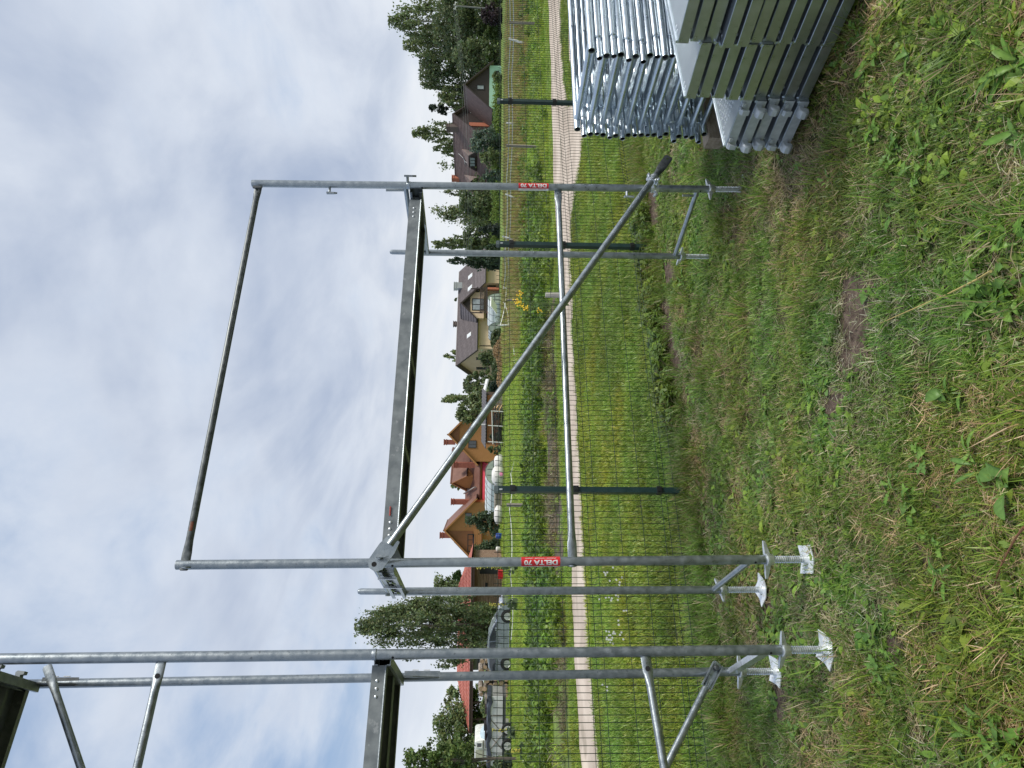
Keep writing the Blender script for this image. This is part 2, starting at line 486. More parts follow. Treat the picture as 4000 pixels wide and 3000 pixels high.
# ------------------------------------------------------------------ scaffold parts
R_T = 0.02415                                   # tube radius 48.3 mm
def brace(mb, p0, p1, r, nrm, fl0=0.10, fl1=0.10, n=14):
    """a tube whose ends are pressed flat (flat faces look along nrm)"""
    p0, p1 = V(p0), V(p1); d = (p1 - p0); Ln = d.length; d.normalize()
    a = (V(nrm) - d * V(nrm).dot(d)).normalized(); b = d.cross(a)
    def ring(t, ra, rb): return [p0 + d * t + a * (ra * math.cos(2 * PI * i / n)) + b * (rb * math.sin(2 * PI * i / n)) for i in range(n)]
    R = []
    if fl0: R += [ring(-.035, .005, r * .95), ring(-.025, .006, r * 1.32), ring(fl0 * .45, .006, r * 1.32), ring(fl0 * .62, r * .5, r * 1.2), ring(fl0, r, r)]
    else: R += [ring(0, r, r)]
    if fl1: R += [ring(Ln - fl1, r, r), ring(Ln - fl1 * .62, r * .5, r * 1.2), ring(Ln - fl1 * .45, .006, r * 1.32), ring(Ln + .025, .006, r * 1.32), ring(Ln + .035, .005, r * .95)]
    else: R += [ring(Ln, r, r)]
    return mb.rings(R)
def pin(mb, c, ax, up, s=1.0):
    """wedge pin: a stub with a drop-down pointed toggle"""
    c, ax, up = V(c), V(ax).normalized(), V(up).normalized(); sd = ax.cross(up)
    mb.tube(c, c + ax * .035 * s, .008 * s, n=8)
    q = c + ax * .033 * s
    mb.prism([q + up * .018 * s - sd * .010 * s, q + up * .018 * s + sd * .010 * s, q - up * .03 * s + sd * .007 * s, q - up * .052 * s, q - up * .03 * s - sd * .007 * s], ax * .011 * s)
    return mb
def jack(root, top, base, ang, lab=None):
    """screw jack: threaded spindle, wing nut, foot plate"""
    top, base = V(top), V(base); d = (top - base).normalized()
    pr = []; Ln = (top - base).length + .02; k = int(Ln / .0112)
    for i in range(k):
        z = i * .0112
        pr += [(.0125, z), (.0192, z + .0034), (.0192, z + .0058), (.0125, z + .0094)]
    m = MB().lathe(base, pr, 18, d)
    j = m.build('screw_jack', zinc, root, smooth=False)
    nut = MB()
    c = top - d * .012
    nut.lathe(c - d * .028, [(.021, 0), (.027, .002), (.033, .022), (.035, .034), (.033, .040), (.020, .041)], 18, d)
    ca, sa = math.cos(ang), math.sin(ang)
    e = V((ca, sa, 0)); g = V((-sa, ca, 0))
    for s in (1, -1):
        o = c + e * (s * .028)
        nut.rings([[o + g * y * w + d * (z * h + .004) for y, z in ((-1, -1), (1, -1), (1, 1), (.25, 1.0), (0, .2), (-.25, 1.0), (-1, 1))]
                   for o, w, h in ((o, .013, .013), (o + e * (s * .04) + d * .006, .011, .009), (o + e * (s * .068) + d * .010, .006, .005))])
    nut.build('wing_nut', zinc, j, smooth=True)
    pl = MB(); h = .072
    ax = (e, g, V((0, 0, 1)))
    Q = lambda x, y, z: base + e * x + g * y + V((0, 0, z))
    # pressed plate with turned-up corners
    n = 6; gr = [[Q(-h + 2 * h * i / n, -h + 2 * h * k2 / n, -.004 + .012 * max(0, (abs(i - 3) + abs(k2 - 3) - 3.2) / 2.8)) for i in range(n + 1)] for k2 in range(n + 1)]
    vs_ = [p for row in gr for p in row]; lo = [p - V((0, 0, .006)) for p in vs_]
    N1 = len(vs_); fs = []
    for a in range(n):
        for b in range(n):
            i = a * (n + 1) + b
            fs.append((i, i + 1, i + n + 2, i + n + 1)); fs.append((N1 + i, N1 + i + n + 1, N1 + i + n + 2, N1 + i + 1))
    for i in range(n):
        for i0, i1 in ((i, i + 1), (n * (n + 1) + i + 1, n * (n + 1) + i), ((i + 1) * (n + 1), i * (n + 1)), (i * (n + 1) + n, (i + 1) * (n + 1) + n)):
            fs.append((i1, i0, N1 + i0, N1 + i1))
    pl.add(vs_ + lo, fs)
    pl.lathe(base + V((0, 0, .006)), [(.026, -.012), (.021, .004), (.0195, .012)], 16)
    pl.build('foot_plate', plate_zinc, j, smooth=True)
    return j
def channel(mb, p0, p1, zt, zb, depth, out):
    """pressed U transom from p0 to p1 (plan points), open to the side 'out'"""
    p0, p1, out = V((*p0[:2], 0)), V((*p1[:2], 0)), V(out)
    d = (p1 - p0).normalized(); w = .004
    prof = [(0, zb), (depth, zb), (depth, zb + .018), (depth - w, zb + .018), (depth - w, zb + w), (w, zb + w),
            (w, zt - w), (depth - w, zt - w), (depth - w, zt - .018), (depth, zt - .018), (depth, zt), (0, zt)]
    return mb.prism([p0 + out * x + V((0, 0, z)) for x, z in prof], p1 - p0)

def text_mesh(body, size, bold=0.0):
    cu = bpy.data.curves.new('lettering', 'FONT')
    cu.body = body; cu.size = size; cu.align_x = 'CENTER'; cu.align_y = 'CENTER'; cu.offset = bold; cu.resolution_u = 4
    o = bpy.data.objects.new('lettering', cu); COL.objects.link(o)
    dg = bpy.context.evaluated_depsgraph_get()
    me = bpy.data.meshes.new_from_object(o.evaluated_get(dg))
    bpy.data.objects.remove(o); bpy.data.curves.remove(cu)
    return me
def wrap_text(body, size, length, bold, axis_c, d, cdir, r, th0, mat, parent):
    """letters laid on a tube: reading up the tube, tops to the viewer's left"""
    import bmesh
    me = text_mesh(body, size, bold)
    bm = bmesh.new(); bm.from_mesh(me); bpy.data.meshes.remove(me)
    x = [v.co.x for v in bm.verts]; sc = length / (max(x) - min(x)); mid = (max(x) + min(x)) / 2
    y = [v.co.y for v in bm.verts]; my = (max(y) + min(y)) / 2
    for v in bm.verts: v.co.x = (v.co.x - mid) * sc; v.co.y -= my
    k = -.03
    while k < .03:
        bmesh.ops.bisect_plane(bm, geom=bm.verts[:] + bm.edges[:] + bm.faces[:], plane_co=(0, k, 0), plane_no=(0, 1, 0)); k += .004
    left = -(V(d).cross(V(cdir)))
    mb = MB(); bm.verts.ensure_lookup_table()
    vs_ = []
    for v in bm.verts:
        th = th0 + v.co.y / r
        vs_.append(V(axis_c) + V(d) * v.co.x + (V(cdir) * math.cos(th) + left * math.sin(th)) * r)
    mb.add(vs_, [[v.index for v in f.verts] for f in bm.faces]); bm.free()
    return mb.build('lettering', mat, parent)
def band(mb, axis_c, d, cdir, r, t0, t1, ln, n=16):
    left = -(V(d).cross(V(cdir)))
    ra, rb = [], []
    for i in range(n + 1):
        th = t0 + (t1 - t0) * i / n
        o = (V(cdir) * math.cos(th) + left * math.sin(th)) * r
        ra.append(V(axis_c) - V(d) * ln / 2 + o); rb.append(V(axis_c) + V(d) * ln / 2 + o)
    return mb.add(ra + rb, [(i, i + 1, n + 2 + i, n + 1 + i) for i in range(n)])
def sticker(root, p_lo, p_hi, d, red, white, t_big, t_small, name='sticker'):
    c = (V(p_lo) + V(p_hi)) / 2; ln = (V(p_hi) - V(p_lo)).length
    cd = V((0, 0, EYE)) - c; cd = (cd - V(d) * cd.dot(V(d))).normalized()
    m = MB(); band(m, c, d, cd, R_T + .0006, red[0], red[1], ln)
    s = m.build(name, red_label, root, smooth=True)
    m = MB(); band(m, c, d, cd, R_T + .0009, white[0], white[1], ln)
    m.build('white_strip', white_label, s, smooth=True)
    wrap_text("DELTA 70", .0345, ln * .86, .0011, c, V(d), cd, R_T + .0014, t_big, white_label, s)
    wrap_text("SPRZEDA\u017b \u2022 WYNAJEM \u2022 LEASING", .0062, ln * .80, .0001, c, V(d), cd, R_T + .0014, t_small, white_label if t_small < t_big else red_label, s)
    return s

def plank_on(root, p0, dirv, nrm, L, W, zt, zb, mat, name='deck_plank'):
    """steel deck plank hung between two frames; p0 = near corner in plan"""
    p0, d, n = V((*p0[:2], 0)), V(dirv), V(nrm)
    q = lambda y, z: p0 + n * y + V((0, 0, z)); w = .003
    prof = [(0, zb), (.030, zb), (.030, zb + w), (w, zb + w), (w, zt - w), (W - w, zt - w), (W - w, zb + w), (W - .03, zb + w), (W - .03, zb), (W, zb), (W, zt), (0, zt)]
    m = MB().prism([q(y, z) for y, z in prof], d * L)
    pl = m.build(name, mat, root)
    m = MB()
    for y in (.0, W):                                       # rolled lips
        m.tube(q(y, zb + .004), q(y, zb + .004) + d * L, .0055, n=8)
    m.split('rolled_edge', steel_old, pl, True)
    m = MB()
    for k in range(1, 3):                                   # pressed stiffener ribs below the deck sheet
        y = W * k / 3
        m.prism([q(y - .025, zt - w), q(y - .012, zt - .022), q(y + .012, zt - .022), q(y + .025, zt - w)], d * L)
    m.split('stiffening_rib', mat, pl)
    m = MB()
    for k in range(1, 4):                                   # cross ties
        c = q(W / 2, zb + .004) + d * (L * k / 4)
        m.box(c, (.04, W - .06, .006), (d, n, V((0, 0, 1))))
    m.split('cross_tie', mat, pl)
    for s in (0, 1):
        e = p0 + d * (L * s); sg = -1 if s == 0 else 1
        m = MB().box(e + n * (W / 2) + d * (sg * -.002) + V((0, 0, (zt + zb) / 2)), (.004, W - .01, zt - zb - .004), (d, n, V((0, 0, 1))))
        m.build('end_cap', mat, pl)
        m = MB()
        for y in (.05, W - .05):
            c = e + n * y
            m.prism([c + V((0, 0, zt - .002)), c + d * sg * .062 + V((0, 0, zt + .004)), c + d * sg * .07 + V((0, 0, zt - .006)), c + d * sg * .066 + V((0, 0, zb + .028)),
                     c + d * sg * .05 + V((0, 0, zb + .03)), c + d * sg * .048 + V((0, 0, zt - .025)), c + V((0, 0, zt - .03))], n * .034)
        m.split('hook', mat, pl)
    m = MB()
    for k in range(3):                                       # end rivets on the near flange
        for e, s in ((p0, 1), (p0 + d * L, -1)):
            c = e + d * s * (.07 + .035 * k) + V((0, 0, (zt + zb) / 2 + .006))
            m.lathe(c, [(.008, 0), (.007, .003), (.003, .005)], 10, -n)
    m.split('rivet', zinc, pl, True)
    return pl

# ------------------------------------------------------------------ the single bay in the middle
A_lo, A_hi, A_end = P(2990, 2186, 3.62), P(1466, 2199.6, 3.62), P(690, 2206.7, 3.62)
A2_lo, A2_hi = P(2812, 2304, 4.245), P(1470, 2310.7, 4.245)
B_lo, B_hi, B_end = P(2768, 739, 4.747), P(1597, 724, 4.747), P(985, 716.7, 4.747)
B2_lo, B2_hi = P(2656, 1001, 5.37), P(1590, 985.5, 5.37)
bay = thing('scaffold_bay', (V((A_lo.x, A_lo.y, 0)) + V((B_lo.x, B_lo.y, 0))) / 2,
            'single galvanised scaffold bay with diagonal tube and two red labels, in front of the houses', 'scaffolding')
bd = V((B_hi.x - A_hi.x, B_hi.y - A_hi.y, 0)).normalized(); bn = V((-bd.y, bd.x, 0))
def frame(root, f_lo, f_hi, r_lo, r_hi, mat, zt, zb, inward, box_foot=False, spig=True, label=None, ztube=None):
    """one end frame: U transom (the part) carrying legs, head tube and foot tube"""
    nd = V((r_hi.x - f_hi.x, r_hi.y - f_hi.y, 0)).normalized()
    m = MB()
    channel(m, f_hi + nd * .02, r_hi - nd * .02, zt, zb, .045, inward)
    fr = m.build('end_frame', mat, root)
    m = MB().pipe(f_lo, f_hi, R_T); m.build('leg', mat, fr, smooth=True)
    m = MB().pipe(r_lo, V((r_hi.x, r_hi.y, zt + .03)), R_T); m.build('leg', mat, fr, smooth=True)
    if ztube is not None:
        m = MB().tube(V((*f_hi[:2], ztube)), V((*r_hi[:2], ztube)), .0165)
        m.build('head_tube', mat, fr, smooth=True)
    if spig:
        e = V((r_hi.x, r_hi.y, zt + .03)); m = MB()
        m.lathe(e - V((0, 0, .01)), [(R_T, 0), (R_T + .003, .004), (R_T + .003, .026), (.0185, .030), (.0185, .175), (.014, .19), (.006, .194)], 16)
        m.build('spigot', mat, fr, smooth=True)
    m = MB()
    a, b = f_lo + (f_hi - f_lo).normalized() * .075, r_lo + (r_hi - r_lo).normalized() * .04
    if box_foot:
        d = (b - a).normalized(); m.box((a + b) / 2, ((b - a).length, .030, .05), (d, d.cross(V((0, 0, 1))).normalized(), V((0, 0, 1))))
    else: m.tube(a, b, .0165)
    m.build('foot_tube', steel if not box_foot else zinc, fr, smooth=not box_foot)
    m = MB()
    m.lathe(f_hi - V((0, 0, .012)), [(R_T, 0), (R_T + .0025, .003), (R_T + .0025, .02), (R_T, .024)], 18)
    m.build('collar', mat, fr, smooth=True)
    m = MB()
    for p, q, t in ((f_lo, f_hi, .06), (f_hi, f_lo, .09)):
        c = p + (q - p).normalized() * t; cd = (V((0, 0, EYE)) - c); cd.z = 0; cd.normalize(); sd = V((-cd.y, cd.x, 0))
        w = (cd * .8 + sd * -.6).normalized()
        m.lathe(c + w * (R_T - .002), [(.0065, 0), (.0065, .0027), (.0005, .0028)], 10, w)
    m.split('bolt_hole', hole, fr)
    return fr
frA = frame(bay, A_lo, A_hi, A2_lo, A2_hi, steel, 2.205, 2.125, -bd * 1.0, ztube=2.232)
frB = frame(bay, B_lo, B_hi, B2_lo, B2_hi, steel, 2.2, 2.115, -bd, ztube=2.228)
m = MB().tube(frA_c := (A2_lo + V((0, 0, 2.2 - A2_lo.z))), frA_c + V((0, 0, .02)), .026); m.build('collar', steel, frA, smooth=True)
for lo, hi in ((A_hi, A_end), (B_hi, B_end)):
    m = MB().pipe(lo - (hi - lo).normalized() * .0, hi, R_T); m.build('guard_post', steel_old if lo is A_hi else steel, bay, smooth=True)
# foot pin on the right frame, peg on its head tube
m = MB().tube(P(2728, 765, 4.80), P(2666, 764, 4.80), .0085, n=10); m.build('foot_peg', steel, frB, smooth=True)
m = MB().tube(P(1578, 743, 4.80), P(1508, 743, 4.80), .0085, n=10)
m.prism([P(1545, 726, 4.8), P(1576, 726, 4.8), P(1576, 745, 4.8)], bn * .006); m.build('head_peg', steel, frB, smooth=True)
# wedge pins on the right post and the left post
m = MB()
pin(m, P(1288, 733, 4.745), V((-1, -.2, 0)), (0, 0, 1)); m.build('wedge_pin', steel_old, bay)
m = MB(); pin(m, P(1592, 714, 4.73), V((.95, -.3, 0)), (0, 0, 1), 1.15); m.build('wedge_pin', steel_old, bay)
m = MB(); pin(m, P(2448, 748, 4.73), V((-1, -.2, 0)), (0, 0, 1)); m.build('wedge_pin', zinc, bay)
# guard rail with flattened ends
rl0, rl1 = P(726, 2186, 3.62), P(1008, 738, 4.747)
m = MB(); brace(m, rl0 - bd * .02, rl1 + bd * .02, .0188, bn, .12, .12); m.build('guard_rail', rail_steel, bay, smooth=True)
m = MB(); pin(m, P(1004, 742, 4.72), V((.3, -.95, 0)), (0, 0, 1), .9); m.build('wedge_pin', steel_dark, bay)
m = MB().lathe(P(728, 2213, 3.60), [(.024, 0), (.024, .006), (.01, .012)], 14, V((-1, -.2, 0))); m.build('rail_bolt', steel_old, bay, smooth=True)
om = (rl0 - bd * .02).lerp(rl1 + bd * .02, .075); od = (rl1 - rl0 + bd * .04).normalized(); oc_ = V((0, 0, EYE)) - om; oc_ = (oc_ - od * oc_.dot(od)).normalized()
m = MB(); band(m, om, od, oc_, .0191, -.2, .7, .05); m.build('orange_paint_mark', mk('orange_mark', (.16, .05, .025), .6, var=.5, scale=60), bay)
# ledger at knee height
ld0, ld1 = P(2236, 2168, 3.625), P(2180, 748, 4.747)
m = MB(); brace(m, ld0, ld1, .0188, bn, .13, .13); m.build('ledger', steel, bay, smooth=True)
m = MB(); pin(m, P(2180, 752, 4.72), V((-.5, -.85, 0)), (0, 0, 1), .6); m.build('wedge_pin', steel_old, bay)
m = MB().lathe(P(2236, 2208, 3.61), [(.022, 0), (.022, .006), (.009, .010)], 14, V((-1, -.3, 0))); m.build('ledger_bolt', steel_old, bay, smooth=True)
# diagonal with end plate and swivel clamp
dg0, dg1 = P(1528, 2140, 3.62), P(2558, 690, 4.665)
off = -bn * .06
dg0 = dg0 + off; dg1 = dg1
dd = (dg1 - dg0).normalized()
m = MB(); brace(m, dg0, dg1 + dd * .02, .0212, bn, 0, 0)
dgo = m.build('diagonal_brace', steel, bay, smooth=True)
pc = dg0 - dd * .012
sdv = dd.cross(bn).normalized()
m = MB().prism([pc + dd * .05 + sdv * .034, pc - dd * .01 + sdv * .046, pc - dd * .105 + sdv * .044, pc - dd * .135 + sdv * .02, pc - dd * .135 - sdv * .02,
                pc - dd * .105 - sdv * .044, pc - dd * .01 - sdv * .046, pc + dd * .05 - sdv * .034], -bn * .007)
m.build('end_plate', steel, dgo)
m = MB().lathe(pc - dd * .065 - bn * .008, [(.013, 0), (.011, .014), (.006, .017)], 12, -bn)
pin(m, pc - dd * .065 - bn * .008, -bn, (0, 0, 1), .9); m.build('wedge_pin', steel_old, dgo, smooth=False)
m = MB().prism([pc - dd * .108 + sdv * (.006 + .013 * math.cos(t)) - dd * .013 * math.sin(t) - bn * .0072 for t in np.linspace(0, 2 * PI, 12, endpoint=False)], -bn * .0006); m.build('plate_hole', hole, dgo)
e0 = dg1 + dd * .0
m = MB(); n_ = 14
def rg(t, ra, rb): return [e0 + dd * t - bn * (ra * math.cos(2 * PI * i / n_)) + sdv * (rb * math.sin(2 * PI * i / n_)) for i in range(n_)]
m.rings([rg(.015, .0216, .0216), rg(.05, .0216, .0222), rg(.085, .011, .029), rg(.11, .006, .031), rg(.20, .006, .031), rg(.215, .005, .024)])
m.build('flattened_end', steel_dark, dgo, smooth=True)
ec = e0 + dd * .185
m = MB().lathe(ec - bn * .0062, [(.0085, 0), (.0085, .0006), (.0001, .0007)], 12, -bn); m.build('end_hole', mk('hole_green', (.05, .08, .02), .9), dgo)
# swivel clamp
m = MB()
bp_ = V((B_lo.x, B_lo.y, 0)); hz = dg1.z - .02
pcx = B_lo + (B_hi - B_lo) * ((hz - B_lo.z) / (B_hi.z - B_lo.z))
m.lathe(pcx - V((0, 0, .026)), [(R_T, 0), (R_T + .006, .002), (R_T + .006, .05), (R_T, .052)], 16)
m.lathe(dg1 - dd * .055, [(.0215, 0), (.028, .002), (.028, .05), (.0215, .052)], 16, dd)
m.tube(pcx, dg1 - dd * .03, .018, n=10)
cl = m.build('swivel_clamp', zinc, bay, smooth=True)
m = MB()
for c, ax in ((dg1 - dd * .03 + sdv * .036, -bn), (dg1 - dd * .03 - sdv * .036, -bn), (pcx + V((-.04, .01, -.005)), V((0, -1, 0))), (pcx + V((.042, 0, .03)), V((0, -1, 0)))):
    ax = V(ax); m.tube(c - ax * .03, c + ax * .035, .006, n=8)
    m.lathe(c + ax * .012, [(.0125, 0), (.0125, .014)], 6, ax)
    m.lathe(c - ax * .022, [(.011, 0), (.011, .01)], 6, ax)
m.split('clamp_bolt', zinc, cl, per=3)
# deck plank, loose pins on the left end
q0 = V((A_hi.x, A_hi.y, 0)) + bd * .085 + bn * .045
L_d = (V((B_hi.x - A_hi.x, B_hi.y - A_hi.y, 0))).length - .17
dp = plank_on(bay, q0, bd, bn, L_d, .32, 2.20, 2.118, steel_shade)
m = MB()
for k, y in enumerate((.10, .22, .34, .36, .47, .57)):
    c = V((A_hi.x, A_hi.y, 0)) + bn * y - bd * (.052 if k % 2 else .058) + V((0, 0, 2.165))
    m.box(c, (.012, .016, .10 if k in (0, 2, 3) else .014), (bd, bn, V((0, 0, 1))))
    if k in (1, 4): m.tube(c - bn * .06 + V((0, 0, .02)), c + bn * .06 - V((0, 0, .02)), .004, n=8)
m.build('lock_bar', steel_deck, frA)
m = MB()
for y in (.08, .20, .33, .45): m.box(V((A_hi.x, A_hi.y, 0)) + bn * y - bd * .047 + V((0, 0, 2.165)), (.004, .03, .012), (bd, bn, V((0, 0, 1))))
m.split('transom_slot', hole, frA)
m = MB(); band(m, q0 + V((0, 0, 2.17)) + bd * .2 - bn * .001, bd, -bn, .006, -.9, .9, .05); m.build('red_paint_mark', mk('red_mark', (.36, .06, .05), .7, var=.4, scale=50), dp)
jack(bay, A_lo, P(3150, 2185, 3.62), .25); jack(bay, A2_lo, P(2972, 2303, 4.245), 1.1)
jack(bay, B_lo, P(2898, 740, 4.747), .55); jack(bay, B2_lo, P(2792, 1003, 5.37), -1.0)
uA = (A_hi - A_lo).normalized(); uB = (B_hi - B_lo).normalized()
fA = lambda x: A_lo + (A_hi - A_lo) * ((P(x, 2190, 3.62).z - A_lo.z) / (A_hi.z - A_lo.z))
fB = lambda x: B_lo + (B_hi - B_lo) * ((P(x, 730, 4.747).z - B_lo.z) / (B_hi.z - B_lo.z))
sA = sticker(bay, fA(2187), fA(2036), uA, (-1.75, 1.15), (1.15, 1.7), .18, -.72)
sB = sticker(bay, fB(2142), fB(2025), uB, (-1.8, .42), (.42, 1.7), -.42, .62)

# ------------------------------------------------------------------ the two-level tower on the left
C_lo, C_hi, C_top = P(3052, 2538.4, 3.40), P(1463, 2557, 3.40), P(-160, 2576, 3.40)
C2_lo, C2_hi = P(2886, 2623, 4.0), P(1530, 2647, 4.0)
C2_top = C2_hi + (C2_hi - C2_lo) * 1.03
cn = V((C2_hi.x - C_hi.x, C2_hi.y - C_hi.y, 0)).normalized(); cd_ = V((-cn.y, cn.x, 0))      # cd_: along the tower's bays, away to the left
tower = thing('scaffold_tower', V((C_lo.x, C_lo.y, 0)), 'two-level galvanised scaffold tower without labels, beside the single bay and cut off by the frame', 'scaffolding')
def tower_frame(o):
    fr = frame(tower, C_lo + o, C_hi + o, C2_lo + o, C2_hi + o, steel_old, 2.185, 2.105, cd_, box_foot=True, spig=False)
    C_t, C2_t = C_top + o, C2_top + o
    m = MB(); channel(m, C_t + cn * .02, C2_t - cn * .02, 4.185, 4.105, .045, cd_)
    f2 = m.build('end_frame', steel_old, tower)
    m = MB().pipe(C_hi + o, C_t, R_T + .0012); m.build('leg', steel_old, f2, smooth=True)
    m = MB().pipe(V((C2_hi.x, C2_hi.y, 2.20)) + o, V((C2_t.x, C2_t.y, 4.22)), R_T); m.build('leg', steel_old, f2, smooth=True)
    for f, z, pts in ((fr, 2.105, (C_hi + o, C2_hi + o)), (f2, 4.105, (C_t, C2_t))):
        # punched gusset plates in the corners under the transom
        a, b = V((*pts[0][:2], z)), V((*pts[1][:2], z))
        for p, s in ((b, -1),):
            m = MB(); q = p + cn * s * .024
            m.prism([q, q + cn * s * .05, q + cn * s * .045 + V((0, 0, -.05)), q + V((0, 0, -.20))], cd_ * .006)
            m.prism([q + cd_ * .012, q + cn * -s * .03 + cd_ * .012, q + cn * -s * .03 + cd_ * .012 + V((0, 0, -.17)), q + cd_ * .012 + V((0, 0, -.20))], cd_ * .006 - cd_ * .05)
            m.build('gusset_plate', steel_dark if z > 3 else steel_old, f)
            m = MB()
            for k in (.06, .125):
                m.box(q + cn * .012 - cd_ * .0385 + V((0, 0, -k)), (.003, .012, .034), (cd_, cn, V((0, 0, 1))))
            m.split('gusset_slot', white_label, f)
        m = MB(); q = a + cn * .024 + V((0, 0, .08))
        m.prism([q, q + cn * .05, q + cn * .045 + V((0, 0, .035)), q + V((0, 0, .075))], cd_ * .006); m.build('gusset_plate', steel_old, f)
    jack(tower, C_lo + o, V((C_lo.x, C_lo.y, -.015)) + o, -.12); jack(tower, C2_lo + o, V((C2_lo.x, C2_lo.y, -.02)) + o, .1)
tower_frame(V((0, 0, 0)))
o2 = cd_ * 2.5
tower_frame(o2)
for z in (2.185, 4.185):
    for k in (0, 1):
        c0 = V((C_hi.x, C_hi.y, 0)) + cn * (.05 + .33 * k) + cd_ * .04
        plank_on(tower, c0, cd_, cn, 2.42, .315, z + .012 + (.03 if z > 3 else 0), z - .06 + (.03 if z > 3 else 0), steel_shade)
def tb(name, p, q, nrm, mat=steel_old, r=.0188, a=.12, b=.12):
    m = MB(); brace(m, p, q, r, nrm, a, b); return m.build(name, mat, tower, smooth=True)
zC = lambda z, o=V((0, 0, 0)): C_lo + (C_hi - C_lo) * ((z - C_lo.z) / (C_hi.z - C_lo.z)) + o
zC2 = lambda z, o=V((0, 0, 0)): C2_lo + (C2_hi - C2_lo) * ((z - C2_lo.z) / (C2_hi.z - C2_lo.z)) + o
lg = tb('ledger', zC(.875) + cd_ * .035, zC(.69, o2), cn, steel)
m = MB().lathe(zC(.872) + cd_ * .08 - cn * .007, [(.012, 0), (.012, .001), (.0001, .0012)], 12, -cn); m.build('bolt_hole', hole, lg)
dgl = tb('diagonal_brace', zC2(.335) - cn * .035 + cd_ * -.015, zC2(2.1, o2) - cn * .035, cn, steel, .019, .13)
e = zC2(.335) - cn * .04 + cd_ * -.015; ddl = (zC2(2.1, o2) - zC2(.335)).normalized(); up2 = ddl.cross(cn).normalized()
m = MB()
for s in (1, -1): m.box(e + ddl * .05 + up2 * s * .026 - cn * .008, (.15, .006, .03), (ddl, up2, cn))
m.split('clevis', steel_old, dgl)
m = MB().lathe(e - cn * .01, [(.016, 0), (.016, .008), (.007, .012)], 8, -cn); m.build('clevis_bolt', steel_dark, dgl)
lg2 = tb('ledger', zC(3.185) + cd_ * .035, zC(3.16, o2), cn, steel_old)
m = MB().lathe(zC(3.185) + cd_ * .085 - cn * .007, [(.012, 0), (.012, .001), (.0001, .0012)], 12, -cn); m.build('bolt_hole', hole, lg2)
tb('diagonal_brace', P(190, 2622, 3.90), zC2(2.35, o2) - cn * .05, cn, steel_old, .019, .13)
# ------------------------------------------------------------------ welded mesh fence
f1, f2, f3 = V((-.908, 5.97, 0)), V((1.415, 7.25, 0)), V((3.39, 8.52, 0))
f0 = f1 - (f2 - f1).normalized() * 2.5; fm = f0 - (f2 - f1).normalized() * 2.5
f4 = f3 + (f3 - f2).normalized() * 2.5; f5 = f4 + (f3 - f2).normalized() * 2.5
posts = [fm, f0, f1, f2, f3, f4, f5]
fence = thing('mesh_fence', f1, 'dark green welded wire mesh fence on square posts between the lawn and the gravel track', 'fence')
zs_w = [.05, .117, .17, .348, .536, .745, .80, .85, 1.046, 1.25, 1.456, 1.506, 1.556]
fold = {.117: .03, .80: .03, 1.506: .03}
for i, p in enumerate(posts):
    q = posts[min(i + 1, len(posts) - 1)] - posts[max(i - 1, 0)]; d = q.normalized(); n = V((-d.y, d.x, 0))
    ax = (d, n, V((0, 0, 1)))
    c = p - n * .035
    m = MB().box(c + V((0, 0, .77)), (.048, .045, 1.58), ax); po = m.build('post', green_paint, fence)
    m = MB().box(c + V((0, 0, 1.572)), (.052, .049, .03), ax); m.box(c + V((0, 0, 1.589)), (.044, .040, .006), ax); m.build('cap', grey_cap, po)
    m = MB()
    for z in (1.435, .90, .19):
        m.box(c - n * .004 + V((0, 0, z)), (.060, .056, .045), ax)
        m.box(c - n * .034 + V((0, 0, z)), (.034, .006, .034), ax)
    m.split('clip', black_plastic, po, per=2)
    m = MB()
    for z, w in ((1.435, .010), (.90, .010), (.19, .010)):
        for s in (-1, 1): m.box(c - n * .0375 + d * s * .008 + V((0, 0, z - .004)), (.006, .002, .012), ax)
    m.split('clip_hole', hole, po)
    m = MB().box(c - n * .025 - d * .008 + V((0, 0, 1.535)), (.014, .006, .026), ax); m.build('bolt', zinc, po)
for a, b in zip(posts[:-1], posts[1:]):
    d = (b - a); Ln = d.length; d.normalize(); n = V((-d.y, d.x, 0))
    m = MB(); k = int((Ln - .03) / .05)
    zl = [.02, .05, .075, .117, .155, .17, .72, .745, .80, .85, .875, 1.43, 1.456, 1.506, 1.556, 1.585]
    of = [0, 0, .006, .03, .006, 0, 0, .004, .03, .004, 0, 0, .004, .03, .0, 0]
    for j in range(k + 1):
        x = (Ln - k * .05) / 2 + j * .05
        m.poly([a + d * x + n * o + V((0, 0, z)) for z, o in zip(zl, of)], .0027, 4)
    m2 = MB()
    for z in zs_w:
        o = fold.get(z, 0)
        m2.tube(a + d * .01 + n * (o - .003) + V((0, 0, z)), b - d * .01 + n * (o - .003) + V((0, 0, z)), .0028, n=4)
    pn = m2.build('mesh_panel', wire_paint, fence)
    m.build('vertical_wires', wire_paint, pn)
